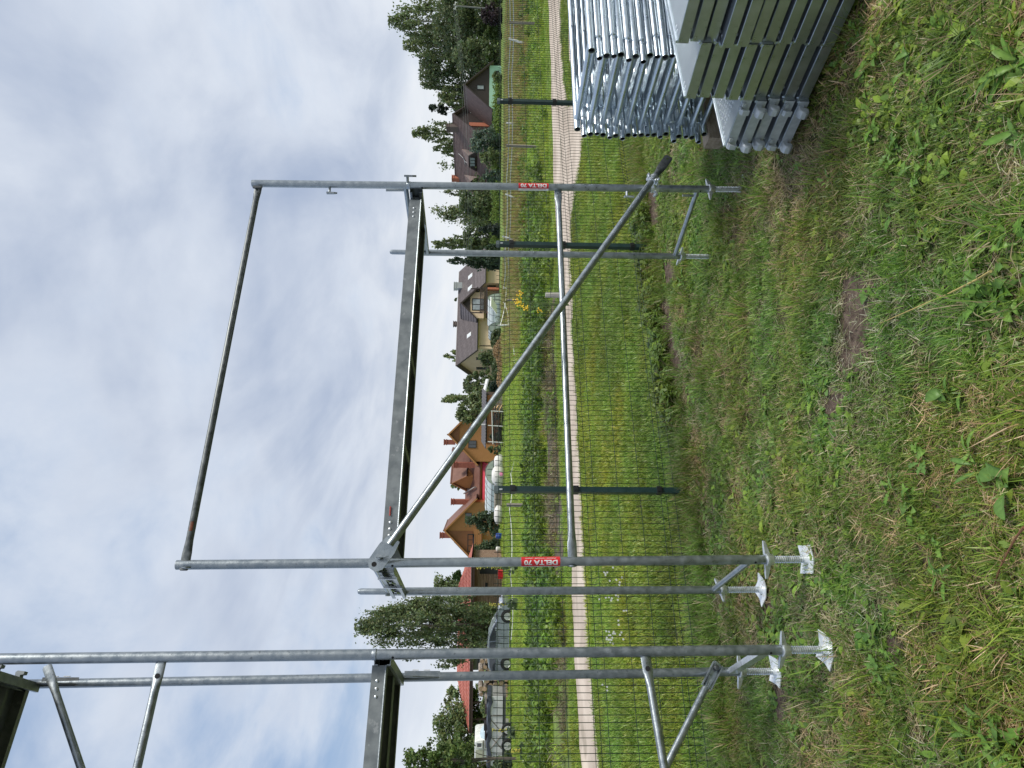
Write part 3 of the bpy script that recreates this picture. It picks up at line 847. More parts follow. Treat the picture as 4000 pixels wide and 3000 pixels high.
# white cord wound on the top wires
# ------------------------------------------------------------------ stack of scaffold frames and planks
pa, pt = V((.86, .51, 0)), V((.51, -.86, 0))
ang_p = math.atan2(pa.y, pa.x)
def plank_proto(hooks, label, holes=False):
    L, W, h = 2.5, .315, .052
    r = thing('deck_plank', (0, 0, 0), label, 'scaffold plank', 'steel planks stacked on the grass')
    w = .0025
    # local: x along the plank, y from the left (far) edge towards the viewer's right, z up
    prof = [(0, 0), (.035, 0), (.035, w), (w, w), (w, h - w), (W - w, h - w), (W - w, w), (W - .035, w), (W - .035, 0), (W, 0), (W, h), (0, h)]
    m = MB().prism([(.004, -y, z) for y, z in prof], (L, 0, 0)); m.build('deck_sheet', steel_sheet, r)
    m = MB()
    for y in (.007, W - .007): m.tube((0, -y, h + .003), (L, -y, h + .003), .008, n=10)
    m.split('rolled_edge', steel_new, r, True)
    m = MB().prism([(0, -.002, .0), (0, -.002, h - .006), (0, -.010, h), (0, -(W - .010), h), (0, -(W - .002), h - .006), (0, -(W - .002), 0)], (-.004, 0, 0))
    cp = m.build('end_cap', steel_cast if hooks else steel_deck, r)
    m = MB().tube((-.003, -.008, h - .0005), (-.003, -(W - .008), h - .0005), .0022, n=6)
    m.build('bent_edge', steel_new, cp, smooth=True)
    m = MB()
    for x in (.05, .085):
        m.lathe((x, -.03, h), [(.009, 0), (.009, .002), (.004, .0045)], 10); m.lathe((x, -W + .03, h), [(.009, 0), (.009, .002), (.004, .0045)], 10)
    m.split('rivet', zinc, r, True)
    m = MB(); m.prism([(.012, 0.001, .006), (.075, 0.001, .006), (.075, 0.001, h - .006), (.012, 0.001, h - .006)], (0, .0025, 0))
    m.lathe((.03, .0035, .02), [(.006, 0), (.005, .002)], 8, (0, 1, 0)); m.lathe((.03, .0035, .036), [(.006, 0), (.005, .002)], 8, (0, 1, 0))
    m.build('side_plate', steel_dark if hooks else steel_deck, r)
    if hooks:
        for y in (.012, W - .075):
            m = MB()
            if hooks == 1:       # blunt cast hooks with a slot
                pr = [(0, h + .004), (-.05, h + .002), (-.068, h - .012), (-.072, h - .04), (-.060, h - .058), (-.042, h - .060), (-.034, h - .050), (-.034, h - .030), (-.024, h - .022), (-.022, h - .034), (0, h - .036)]
                rs = []
                for yy, s in ((0, .72), (.006, .84), (.044, .84), (.050, .72)):
                    rs.append([(px * s, -(y + yy), h - .025 + (pz - h + .025) * s) for px, pz in pr])
                m.rings(rs); m.build('hook', steel_cast, r, smooth=True)
            else:                # bent sheet claws
                m.prism([(-.002, -y, h - .004), (-.022, -y, h - .002), (-.034, -y, h - .014), (-.036, -y, .004), (-.028, -y, .004), (-.026, -y, h - .018), (-.016, -y, h - .012), (-.002, -y, h - .014)], (0, -.03, 0))
                m.prism([(-.005, -y - .038, h - .006), (-.018, -y - .038, h - .006), (-.018, -y - .038, h - .022), (-.005, -y - .038, h - .022)], (0, -.022, 0)); m.build('hook', steel_cast, r)
    if holes:
        m = MB()
        for i in range(34):
            for j in range(9):
                cx_, cy_ = .11 + i * .035, -.045 - j * .028 - (.014 if i % 2 else 0)
                if cy_ < -W + .03: continue
                m.lathe((cx_, cy_, h), [(.0095, 0), (.0085, .003), (.006, .0032), (.0055, 0.0002)], 8)
        o = m.build('raised_holes', zinc, r, kind='stuff')
    return r
def words(k): return ('bottom', 'second', 'third', 'fourth', 'fifth', 'sixth', 'seventh', 'eighth', 'ninth', 'tenth', 'eleventh', 'twelfth', 'thirteenth', 'fourteenth', 'fifteenth', 'sixteenth', 'seventeenth', 'eighteenth', 'nineteenth', 'twentieth', 'twenty-first', 'twenty-second', 'twenty-third', 'twenty-fourth')[k]
prot = {0: plank_proto(0, 'x'), 1: plank_proto(1, 'x'), 2: plank_proto(2, 'x')}
prot_h = plank_proto(2, 'x', True)
used = set()
def put_plank(kind, loc, lab, top=False):
    pr = prot_h if (kind == 2 and top) else prot[kind]
    key = 'h' if pr is prot_h else kind
    if key not in used:
        used.add(key); pr.location = loc; pr.rotation_euler = (0, 0, ang_p + random.uniform(-.006, .006)); pr['label'] = lab; o = pr
    else:
        o = dup(pr, loc, (0, 0, ang_p + random.uniform(-.006, .006)), lab)
    BASE[o.name] = V(loc)
    return o
colA, colB, colC = V((1.66, 3.375, 0)), V((1.505, 3.64, 0)), V((1.345, 3.905, 0))
def label_for(k, n, what):
    return ('bottom ' if k == 0 else 'top ' if k == n - 1 else words(k) + ' from bottom, ') + what
z0 = -.005
for k in range(11):
    put_plank(0, colA + V((0, 0, z0 + k * .0722 + random.uniform(-.004, .004))) + pa * random.uniform(-.028, .028) + pt * random.uniform(-.009, .009), label_for(k, 11, 'steel plank in the tallest plank stack, plain end'))
for k in range(9):
    put_plank(0, colB + V((0, 0, z0 + k * .0755)) + pa * (random.uniform(-.01, .01) + (.03 if k < 4 else 0)) + pt * random.uniform(-.005, .005), label_for(k, 9, 'steel plank in the middle plank stack, plain end'))
for k, kd in enumerate((1, 2, 1, 1, 2)):
    put_plank(kd, colC + V((0, 0, z0 + k * .0755)) + pa * random.uniform(-.014, .014), label_for(k, 5, 'steel plank with %s in the lowest stack' % ('blunt hooks' if kd == 1 else 'thin claws')), k == 4)
# timber baulk under the frames
bt = P(2793, 560, 4.97)
bl = thing('timber_baulk', V((bt.x, bt.y, 0)), 'weathered timber block sticking out under the stacked frames', 'timber')
fa, ft = V((.93, .36, 0)).normalized(), V((.36, -.93, 0)).normalized()
m = MB()
c0 = V((bt.x, bt.y, .06)) 
m.prism([c0 + ft * .055 + V((0, 0, -.075)), c0 + ft * .058 + V((0, 0, .058)), c0 - ft * .060 + V((0, 0, .065)), c0 - ft * .058 + V((0, 0, -.075))], fa * 1.3)
m.build('beam', timber, bl)
# the frames lie flat, alternately turned end for end
def frame_proto(flip):
    r = thing('stacked_frame', (0, 0, 0), 'x', 'scaffold frame', 'scaffold frames lying in a stack')
    L, S = 2.0, .70
    X = (lambda x: L - x) if flip else (lambda x: x)
    for y in (0, -S):
        m = MB().pipe((X(0), y, 0), (X(L - .02), y, 0), R_T - .001)
        lg = m.build('leg', steel_new, r, smooth=True)
        m = MB(); ax = (-1, 0, 0) if flip else (1, 0, 0)
        e = V((X(L - .03), y, 0))
        m.lathe(e, [(R_T, 0), (R_T + .003, .004), (R_T + .003, .012), (.0195, .016), (.0192, .16), (.0175, .168), (.0160, .166), (.0155, .06)], 16, ax)
        m.build('spigot', steel_new, lg, smooth=True)
        m = MB().lathe(e + V(ax) * .166, [(.0160, -.002), (.0001, -.002)], 14, ax); m.build('dark_end', hole, lg)
        m = MB().lathe(V((X(0), y, 0)), [(R_T - .005, .012), (.0001, .012)], 14, ax); m.build('dark_end', hole, lg)
        m = MB()
        for x in (.35, .95, 1.72):
            pin(m, (X(x), y, .0 ), (0, -1 if y == 0 else 1, .25), (1 if flip else -1, 0, 0), .75)
        pin(m, (X(1.80), y, .024), (0, 0, 1), (1 if flip else -1, 0, 0), .55)
        m.split('wedge_pin', zinc, lg, per=2)
    m = MB().tube((X(.085), .0, 0), (X(.085), -S, 0), .0205); m.build('foot_tube', steel_new, r, smooth=True)
    m = MB().tube((X(1.9), .0, 0), (X(1.9), -S, 0), .0165); m.build('head_tube', steel_new, r, smooth=True)
    m = MB().box((X(1.80), -S / 2, 0), (.075, S - .05, .042)); m.build('transom', steel_new, r)
    m = MB()
    for y in (-.04, -S + .04):
        m.prism([(X(1.76), y, .004), (X(1.60), y - (.0 if y > -.3 else .0), .004), (X(1.76), y + (-.14 if y > -.3 else .14), .004)], (0, 0, -.008))
    m.split('gusset_plate', steel_new, r)
    return r
fp = {0: frame_proto(0), 1: frame_proto(1)}
f_org = P(2800, 515, 4.95)
base_f = V((1.775, 4.95, 0))
usedf = set(); NFR = 21
for k in range(NFR):
    fl = k % 2
    j = fa * (random.uniform(-.032, .032) + (.115 if fl else 0)) + ft * random.uniform(-.008, .008)
    loc = base_f + j + V((0, 0, .145 + k * .0452))
    rz = math.atan2(fa.y, fa.x) + random.uniform(-.016, .016)
    lab = label_for(k, NFR, 'bright scaffold frame lying in the stack, %s' % ('spigots to the left' if fl else 'open feet to the left'))
    if fl not in usedf:
        usedf.add(fl); o = fp[fl]; o.location = loc; o.rotation_euler = (0, -.012, rz); o['label'] = lab
    else: o = dup(fp[fl], loc, (0, -.012, rz), lab)
    BASE[o.name] = V(loc)
# ------------------------------------------------------------------ building materials
cream = mk('cream_render', (.62, .47, .31), .9, col2=(.68, .53, .37), scale=.6, bump=.1)
roof_grey = mk('grey_brown_tiles', (.105, .088, .088), .55, col2=(.15, .125, .125), scale=3)
roof_brown = mk('brown_tiles', (.115, .078, .070), .7, col2=(.15, .105, .095), scale=1.2, spots=(2.5, (.21, .13, .115), .62))
roof_rust = mk('rust_brown_roof', (.15, .066, .045), .6, col2=(.19, .090, .060), scale=1.0)
wood_dark = mk('dark_brown_boards', (.032, .022, .020), .6, col2=(.045, .030, .028), scale=4, stretch=(6, 6, .4))
mint = mk('mint_render', (.42, .66, .52), .9, var=.06, scale=1.0)
brick_o = mk('orange_brick', (.40, .13, .075), .8, col2=(.46, .16, .09), scale=8)
orange_wood = mk('orange_boards', (.38, .165, .055), .7, col2=(.45, .21, .075), scale=5, stretch=(.5, .5, 9))
orange_dark = mk('brown_orange_boards', (.22, .085, .032), .6, col2=(.27, .105, .04), scale=5, stretch=(.5, .5, 9))
yellow_r = mk('ochre_render', (.58, .36, .12), .85, var=.06)
chim_red = mk('red_chimney_brick', (.29, .095, .06), .85, col2=(.36, .125, .085), scale=5)
pane_d = glass('dark_pane', (.035, .042, .048))
pane_l = glass('pale_pane', (.28, .33, .34))
white_p = mk('white_paint', (.74, .74, .72), .5, var=.05)
frame_d = mk('dark_window_frame', (.022, .020, .020), .5)
metal_l = mk('chimney_metal', (.42, .44, .44), .4, .6)
red_sheet = mk('red_awning', (.52, .055, .075), .6, var=.1, scale=3)
tile_red = mk('clay_red_tiles', (.38, .115, .085), .6, col2=(.46, .16, .12), scale=4)
log_wood = mk('weathered_logs', (.15, .085, .055), .85, col2=(.30, .20, .14), scale=3, stretch=(.6, .6, 10), bump=.3)
grey_wall = mk('grey_plaster', (.20, .20, .185), .9, var=.15, scale=2)
wood_post = mk('grey_wood', (.22, .19, .16), .9, col2=(.32, .29, .25), scale=8, stretch=(8, 8, .6))
poly_m = mk('greenhouse_film', (.56, .62, .60), .3, 0.0, col2=(.66, .71, .69), scale=1.2)
poly_side = mk('greenhouse_side', (.20, .25, .22), .25, 0.0, col2=(.30, .35, .31), scale=2.0)
UP = V((0, 0, 1))

def window(root, c, e, w, h, n, frame_m=frame_d, pane_m=pane_d, mull=1, t=.10):
    """c: centre on the wall, e: right vector, n: outward"""
    c, e, n = V(c), V(e).normalized(), V(n).normalized(); ax = (e, n, UP)
    m = MB(); fw = t
    for s in (-1, 1):
        m.box(c + e * s * (w / 2 - fw / 2) + n * .03, (fw, .10, h), ax)
        m.box(c + UP * s * (h / 2 - fw / 2) + n * .03, (w - 2 * fw - .004, .09, fw), ax)
    for k in range(mull): m.box(c + e * (w * ((k + 1) / (mull + 1) - .5)) + n * .03, (fw * .8, .085, h - 2 * fw - .004), ax)
    f = m.build('window', frame_m, root)
    MB().box(c + n * .012, (w - fw, .03, h - fw), ax).build('pane', pane_m, f)
    return f
class Vol:
    """a gabled volume: front gable centred at c (plan), facing n; ridge runs back along -n"""
    def __init__(s, root, c, n, W, L, zb, ze, zr, wall, gable=None, roof=roof_grey, oh=.5, th=.18, courses=0, fascia=wood_dark, inset=0, names=('wall', 'roof')):
        s.root = root; s.n = V((n[0], n[1], 0)).normalized(); s.e = V((-s.n.y, s.n.x, 0))      # e: to the viewer's right when facing the gable
        s.c = V((c[0], c[1], 0)); s.W, s.L, s.ze, s.zr, s.zb = W, L, ze, zr, zb
        h = W / 2
        q = lambda x, y, z: s.c + s.e * x - s.n * y + UP * z
        s.q = q
        if gable:
            MB().hexa([q(-h, 0, zb), q(h, 0, zb), q(h, L, zb), q(-h, L, zb), q(-h, 0, ze), q(h, 0, ze), q(h, L, ze), q(-h, L, ze)]).build(names[0], wall, root)
            MB().prism([q(-h + .02, inset, ze), q(h - .02, inset, ze), q(0, inset, zr - .05)], -s.n * (L - inset)).build('gable', gable, root)
        else:
            MB().prism([q(-h, 0, zb), q(h, 0, zb), q(h, 0, ze), q(0, 0, zr - .05), q(-h, 0, ze)], -s.n * L).build(names[0], wall, root)
        sl = (zr - ze) / h; xo = h + oh; zo = ze - sl * oh
        m = MB()
        for sd in (-1, 1):
            a0, a1 = q(sd * xo, -oh, zo + .1), q(0, -oh, zr + .1)
            dn = (UP * xo + s.e * sd * (zr - zo)).normalized() * th
            if courses:
                for k in range(courses):
                    t0, t1 = k / courses, (k + 1) / courses
                    p0, p1 = a0.lerp(a1, t0), a0.lerp(a1, t1)
                    up = UP * .05
                    m.hexa([p0 - dn, p1 - dn, p1 - dn - s.n * (L + 2 * oh), p0 - dn - s.n * (L + 2 * oh), p0 + up, p1, p1 - s.n * (L + 2 * oh), p0 + up - s.n * (L + 2 * oh)])
            else:
                m.hexa([a0 - dn, a1 - dn, a1 - dn - s.n * (L + 2 * oh), a0 - dn - s.n * (L + 2 * oh), a0, a1, a1 - s.n * (L + 2 * oh), a0 - s.n * (L + 2 * oh)])
        s.roof = m.build(names[1], roof, root)
        m = MB().tube(q(0, -oh - .01, zr + .1), q(0, L + oh + .01, zr + .1), .11, n=8); m.build('ridge', roof, s.roof)
        m = MB()
        for sd in (-1, 1):
            for y in (-oh - .012, L + oh + .012):
                p0, p1 = q(sd * xo, y, zo - .16), q(0, y, zr - .16)
                m.prism([p0, p1, p1 + UP * .30, p0 + UP * .30], s.n * .03 * (1 if y < 0 else -1))
        m.split('barge_board', fascia, s.roof)
        m = MB()
        for sd in (-1, 1): m.tube(q(sd * (xo + .07), -oh, zo + .02), q(sd * (xo + .07), L + oh, zo + .02), .075, n=6)
        m.split('gutter', frame_d, s.roof)
    def front(s, x, z, w, h, **k): return window(s.root, s.q(x, 0, z), s.e, w, h, s.n, **k)
    def side(s, sd, y, z, w, h, **k): return window(s.root, s.q(sd * s.W / 2, y, z), s.n * (-sd), w, h, s.e * sd, **k)
    def slope_pt(s, sd, x, y, lift=0):
        z = s.zr - (s.zr - s.ze) * (x / (s.W / 2)) + .1
        return s.q(sd * x, y, z + lift)
    def skylight(s, sd, x, y, w=.8, h=1.2):
        dn = (s.slope_pt(sd, x + .5, y) - s.slope_pt(sd, x - .5, y)).normalized(); nn = s.n.cross(dn).normalized()
        if nn.z < 0: nn = -nn
        c = s.slope_pt(sd, x, y, .02); ax = (s.n, dn, nn)
        f = MB().box(c + nn * .03, (w, h, .09), ax).build('skylight', white_p, s.root)
        MB().box(c + nn * .082, (w - .16, h - .16, .02), ax).build('pane', mk_once('sky_pane', (.62, .66, .68)), f)
_o = {}
def mk_once(n, c, r=.2):
    if n not in _o: _o[n] = mk(n, c, r)
    return _o[n]
def chimney(root, c, zb, zt, w, d, ax, mat=chim_red, cap=True):
    c = V((c[0], c[1], 0)); e, n = ax
    m = MB().box(c + UP * (zb + zt) / 2, (w, d, zt - zb), (e, n, UP)); ch = m.build('chimney', mat, root)
    if cap:
        m = MB().box(c + UP * (zt - .30), (w + .14, d + .14, .12), (e, n, UP)); m.box(c + UP * (zt + .05), (w + .16, d + .16, .12), (e, n, UP)); m.build('chimney_cap', mat, ch)
    return ch

# ------------------------------------------------------------------ cream house in the centre
nC = V((-.454, .0, 0)); e1 = V((.891, .454, 0)); 
ch_c = P(1900, 1416, 116)
cream_house = thing('house', (ch_c.x, ch_c.y, 0), 'cream house with grey-brown roof, dark balcony and two tall gable windows', 'house')
hv = Vol(cream_house, ch_c, -e1, 9.2, 17.4, -.3, 3.75, 6.75, cream, roof=roof_grey, oh=.7, courses=16)
eV = hv.e                                                # to the camera side: local +e for the long front
# e is right when facing the gable: that is the long side turned to us
for x in (-2.0, 1.35):
    f = hv.front(x, 2.45, .75, 2.2, mull=0, frame_m=frame_d, t=.08)
    MB().box(hv.q(x, -.18, 1.75), (1.1, .06, .08), (hv.e, hv.n, UP)).box(hv.q(x, -.18, 2.25), (1.1, .03, .04), (hv.e, hv.n, UP)).box(hv.q(x, -.18, 2.0), (1.1, .03, .04), (hv.e, hv.n, UP)).build('balcony_rail', frame_d, f)
h2 = hv.W / 2
# lower front wing on the right third
q = hv.q
m = MB().prism([q(h2 - .02, 11.2, -.3), q(h2 + 2.0, 11.2, -.3), q(h2 + 2.0, 11.2, 2.55), q(h2 - .02, 11.2, 3.7)], -hv.n * 6.1); m.build('wing_wall', cream, cream_house)
m = MB(); 
for k in range(7):
    t0, t1 = k / 7, (k + 1) / 7
    A = lambda t, y: q(h2 + 2.8 - t * 2.9, y, 2.15 + t * 1.75 + .12)
    m.hexa([A(t0, 10.7) - UP * .2, A(t0, 17.9) - UP * .2, A(t1, 17.9) - UP * .2, A(t1, 10.7) - UP * .2, A(t0, 10.7) + UP * .06, A(t0, 17.9) + UP * .06, A(t1, 17.9), A(t1, 10.7)])
wr = m.build('wing_roof', roof_grey, cream_house)
MB().tube(q(h2 + 2.87, 10.7, 2.15), q(h2 + 2.87, 17.9, 2.15), .08, n=6).build('gutter', frame_d, wr)
# balcony gable
bal = Vol(cream_house, q(h2 + .9, 7.6, 0), hv.e, 5.0, 3.6, 2.4, 3.95, 6.1, cream, roof=roof_grey, oh=.55, courses=6, names=('dormer_wall', 'dormer_roof'))
MB().prism([bal.q(-1.6, -.02, 4.65), bal.q(1.6, -.02, 4.65), bal.q(0, -.02, 5.95)], hv.e * .06).build('dormer_panel', wood_dark, cream_house)
window(cream_house, bal.q(.1, 0, 3.35), bal.e, 2.3, 2.0, bal.n, pane_m=pane_l, mull=1, t=.12)
m = MB().box(bal.q(0, -.75, 1.95), (5.0, 1.5, .22), (bal.e, bal.n, UP)); by = m.build('balcony', wood_dark, cream_house)
m = MB(); m.box(bal.q(0, -1.46, 3.0), (5.0, .08, .10), (bal.e, bal.n, UP))
for k in range(23): m.box(bal.q(-2.42 + k * .22, -1.46, 2.5), (.11, .05, .95), (bal.e, bal.n, UP))
m.split('baluster', wood_dark, by)
m = MB()
for x in (-2.3, 2.3): m.box(bal.q(x, -1.3, .8), (.4, .4, 2.1), (bal.e, bal.n, UP))
m.split('pillar', brick_o, cream_house)
for x in (-2.3, 2.3): MB().box(bal.q(x, -1.3, 3.6), (.14, .14, 2.0), (bal.e, bal.n, UP)).build('roof_post', wood_dark, cream_house)
for y, z, w, h in ((4.0, .9, .9, 1.2), (7.6, 1.0, 2.6, 1.6)): hv.side(1, y, z, w, h, t=.08)
window(cream_house, q(h2 + 2.0, 14.6, 1.15), -hv.n, 1.3, 1.6, hv.e, mull=0)
hv.side(1, 9.4, 1.2, .8, 1.2, mull=0); window(cream_house, q(h2 + 1.0, 11.2, 1.2), hv.e, .8, 1.4, hv.n, mull=0)
for y in (12.5, 14.9): hv.skylight(1, 3.2, y, .75, 1.3)
hv.skylight(1, 3.3, 3.2, .7, 1.2)
chimney(cream_house, q(.6, 14.6, 0), 5.0, 7.6, 1.2, .75, (hv.n, hv.e), metal_l)
chimney(cream_house, q(-.3, 7.5, 0), 6.2, 7.5, .7, .6, (hv.n, hv.e), mk_once('chimney_brown', (.13, .10, .09), .7))
m = MB()
for y, z0 in ((.2, 3.6), (11.0, 3.5)): m.tube(q(h2 + .06, y + .3, -.2), q(h2 + .06, y + .3, z0 - .6), .055, n=6)
m.split('downpipe', frame_d, cream_house)

# ------------------------------------------------------------------ brown house on the right
bh = P(1940, 440, 127)
brown = thing('house', (bh.x, bh.y, 0), 'dark brown house with mint green ground floor and steep brown roofs', 'house')
a_c = P(1945, 340, 124)
va = Vol(brown, a_c, (.12, -.99), 8.0, 11, -.2, 2.05, 6.45, mint, gable=wood_dark, roof=roof_brown, oh=.55, fascia=wood_dark)
va.front(-.15, 3.6, .95, 1.35, mull=0, pane_m=pane_l, t=.14)
va.front(2.6, .75, .8, .7, mull=0)
MB().lathe(va.q(-.2, 0, 1.3), [(.1, 0), (.08, .06)], 8, va.n).build('vent', wood_dark, brown)
b_c = P(1900, 458, 131)
nb = V((.50, -.87, 0))
vb = Vol(brown, b_c, nb, 13.6, 15.5, -.2, 1.9, 8.7, wood_dark, roof=roof_brown, oh=.6, courses=26, fascia=wood_dark, names=('main_wall', 'main_roof'))
MB().box(vb.q(-2.1, -.06, 3.4), (.95, .12, 4.6), (vb.e, vb.n, UP)).build('brick_pier', brick_o, brown)
MB().prism([vb.q(.6, -.2, 5.0), vb.q(.9, -.2, 5.6), vb.q(1.0, -.2, 5.55), vb.q(.72, -.2, 4.9)], vb.n * .06).build('bent_pipe', white_p, brown)
chimney(brown, vb.q(-.6, 2.2, 0), 7.5, 9.9, 1.3, .8, (vb.n, vb.e), mk_once('chimney_brown', (.13, .10, .09), .7))
chimney(brown, vb.q(-.4, 15.0, 0), 7.4, 9.4, 1.0, .9, (vb.n, vb.e), brick_o)
# hipped dormer on the left slope
def dormer(y0, y1, x0, x1, zlift):
    sd = -1
    A = [vb.slope_pt(sd, x1, y0 - .7, .25), vb.slope_pt(sd, x1, y1 + .7, .25), vb.slope_pt(sd, x1, y1 - .4, zlift), vb.slope_pt(sd, x1, y0 + .4, zlift)]
    B = [vb.slope_pt(sd, x0, (y0 + y1) / 2 - .2, .05), vb.slope_pt(sd, x0, (y0 + y1) / 2 + .2, .05)]
    m = MB(); m.add(A + B, [(0, 3, 4), (2, 1, 5), (3, 2, 5, 4), (0, 4, 5, 1)]); dr = m.build('dormer_roof', roof_brown, brown)
    m = MB(); off = -vb.e * .12; m.prism([p + off * .6 for p in A], vb.e * .3); m.build('dormer_front', wood_dark, brown)
    c = (A[0] + A[1] + A[2] + A[3]) / 4 - vb.e * .12
    window(brown, c, vb.n, 2.3, zlift * .62, -vb.e, pane_m=pane_l, mull=2, t=.12)
dormer(4.6, 8.2, 1.6, 4.7, 1.75)
dormer(10.9, 14.2, 2.0, 4.8, 1.55)
m = MB().box(vb.q(-7.2, 15, 1.7), (1.2, 5.0, .9), (vb.e, vb.n, UP)); m.build('terrace_rail', wood_dark, brown)
m = MB()
p = vb.slope_pt(-1, 1.0, 7.9, .12)
m.poly([p, vb.slope_pt(-1, 1.9, 8.1, .12), vb.slope_pt(-1, 2.2, 8.6, .12), vb.slope_pt(-1, 2.3, 9.4, .12)], .05, 5); m.poly([vb.slope_pt(-1, 2.2, 8.6, .12), vb.slope_pt(-1, 2.9, 8.7, .12)], .05, 5)
m.build('antenna', white_p, brown)

# ------------------------------------------------------------------ orange wooden house
oc = P(1940, 1900, 100)
orange = thing('house', (oc.x, oc.y, 0), 'orange wooden house with rust-brown roofs, red brick chimneys and a red awning', 'house')
c1 = P(1940, 1700, 99)
v1 = Vol(orange, c1, (.10, -.995), 7.4, 10, -.3, 3.4, 7.0, orange_wood, roof=roof_rust, oh=.55, fascia=orange_wood)
v1.front(-1.3, 3.65, 1.05, 1.15, mull=1, t=.08)
MB().prism([v1.q(-1.5, -.03, 5.5), v1.q(1.5, -.03, 5.5), v1.q(0, -.03, 6.75)], v1.n * .05).build('gable_panel', orange_dark, orange)
chimney(orange, v1.q(-1.0, 3.4, 0), 6.2, 7.75, .72, .6, (v1.e, v1.n))
# link between the two gables: broad roof towards us
lk = P(1940, 1880, 101)
nL = V((-.06, -1, 0)).normalized(); eL = V((-nL.y, nL.x, 0))
ql = lambda x, y, z: V((lk.x, lk.y, 0)) + eL * x - nL * y + UP * z
MB().hexa([ql(-4.6, 0, -.3), ql(4.4, 0, -.3), ql(4.4, 7, -.3), ql(-4.6, 7, -.3), ql(-4.6, 0, 2.5), ql(4.4, 0, 2.5), ql(4.4, 7, 2.5), ql(-4.6, 7, 2.5)]).build('link_wall', yellow_r, orange)
MB().prism([ql(-4.9, -.5, 2.6), ql(-4.9, -.5, 2.45), ql(-4.9, 4.0, 4.75), ql(-4.9, 8.0, 2.6)], eL * 9.2).build('link_roof', roof_rust, orange)
MB().prism([ql(-1.1, 2.4, 4.0), ql(3.6, 2.4, 4.0), ql(3.6, 5.5, 6.9), ql(-1.0, 5.5, 6.9)], -nL * 3).build('upper_roof', roof_rust, orange)
vd = Vol(orange, ql(-.6, 2.0, 0), (-.55, -.83), 2.3, 3.2, 3.6, 4.9, 6.7, orange_wood, roof=roof_rust, oh=.3, fascia=orange_wood, names=('dormer_wall', 'dormer_roof'))
chimney(orange, ql(2.05, 1.6, 0), 3.3, 6.3, .75, .8, (eL, nL))
chimney(orange, ql(-3.7, 3.0, 0), 3.6, 6.7, .72, .7, (eL, nL))
MB().prism([ql(-1.0, .35, 3.05), ql(-.86, .35, 3.05), ql(-2.5, 3.4, 4.75), ql(-2.64, 3.4, 4.75)], UP * .28).build('roof_ladder', mk_once('grey_rail', (.30, .28, .26), .6), orange)
m = MB().hexa([ql(-4.3, -2.3, 1.35), ql(2.9, -2.3, 1.35), ql(2.9, -.1, 2.2), ql(-4.3, -.1, 2.2), ql(-4.3, -2.3, 1.42), ql(2.9, -2.3, 1.42), ql(2.9, -.1, 2.27), ql(-4.3, -.1, 2.27)]); aw = m.build('awning', red_sheet, orange)
m = MB()
for x in (-4.0, -.8, 2.6): m.tube(ql(x, -2.1, -.2), ql(x, -2.1, 1.4), .06, n=6)
m.split('awning_post', wood_dark, aw)
for x in (-3.1, 0.9): window(orange, ql(x, 0, .9), eL, 1.1, 1.2, nL)
c2 = P(1940, 2072, 97)
v2 = Vol(orange, c2, (.05, -1), 7.6, 9, -.3, 3.5, 7.25, orange_wood, roof=roof_rust, oh=.6, fascia=orange_wood, names=('wall', 'roof'))
v2.front(1.8, 4.0, 1.15, .9, mull=1, t=.08)
m = MB().prism([v2.q(-.1, -.02, 3.4), v2.q(-3.6, -.02, 3.4), v2.q(-3.6, -.02, 3.75), v2.q(-.1, -.02, 6.95)], v2.n * .05); m.build('recess_panel', orange_dark, orange)
v2.front(-1.7, 3.55, 2.4, 1.1, mull=2, t=.12)
m = MB()
for k in range(4): m.box(v2.q(-1.6, -.95, 2.35 + k * .24), (3.9, .06, .15), (v2.e, v2.n, UP))
rl = m.split('balcony_rail', orange_wood, orange)[0]
MB().box(v2.q(-1.6, -.48, 2.15), (3.9, .95, .14), (v2.e, v2.n, UP)).build('balcony_floor', orange_dark, rl)
chimney(orange, v2.q(-1.2, 3.0, 0), 6.2, 8.0, .7, .6, (v2.e, v2.n))
m = MB(); pn0 = [v2.slope_pt(-1, x, y, .14) for x, y in ((1.6, -.2), (4.0, -.2), (4.0, 3.6), (1.6, 3.6))]
m.prism(pn0, UP * .05); sp = m.build('solar_panel', mk_once('solar_blue', (.20, .26, .34), .15), orange)
m = MB()
for k in range(1, 5):
    a, b = pn0[0].lerp(pn0[3], k / 5) + UP * .06, pn0[1].lerp(pn0[2], k / 5) + UP * .06; m.tube(a, b, .03, n=4)
m.split('panel_frame', white_p, sp)
MB().box(v2.q(2.4, -.02, .9), (1.2, .08, 1.4), (v2.e, v2.n, UP)).build('door', mk_once('door_brown', (.16, .08, .04), .5), orange)

# ------------------------------------------------------------------ tile-roofed barn with log end
bc = P(1960, 2530, 61)
barn = thing('barn', (bc.x, bc.y, 0), 'long low barn with red tile hip roof, log wall right and porch left', 'barn')
nB = V((.05, -1, 0)).normalized(); eB = V((-nB.y, nB.x, 0))
qb = lambda x, y, z: V((bc.x, bc.y, 0)) + eB * x - nB * y + UP * z
XL, XR, DP, zE, zR = -6.9, 7.6, 7.0, 2.72, 4.05
MB().hexa([qb(-1.9, 0, -.2), qb(3.0, 0, -.2), qb(3.0, DP, -.2), qb(-1.9, DP, -.2), qb(-1.9, 0, zE), qb(3.0, 0, zE), qb(3.0, DP, zE), qb(-1.9, DP, zE)]).build('plaster_wall', grey_wall, barn)
MB().hexa([qb(3.0, .12, -.2), qb(7.1, .12, -.2), qb(7.1, DP, -.2), qb(3.0, DP, -.2), qb(3.0, .12, zE), qb(7.1, .12, zE), qb(7.1, DP, zE), qb(3.0, DP, zE)]).build('inner_wall', log_wood, barn)
zl = -.15
k = 0
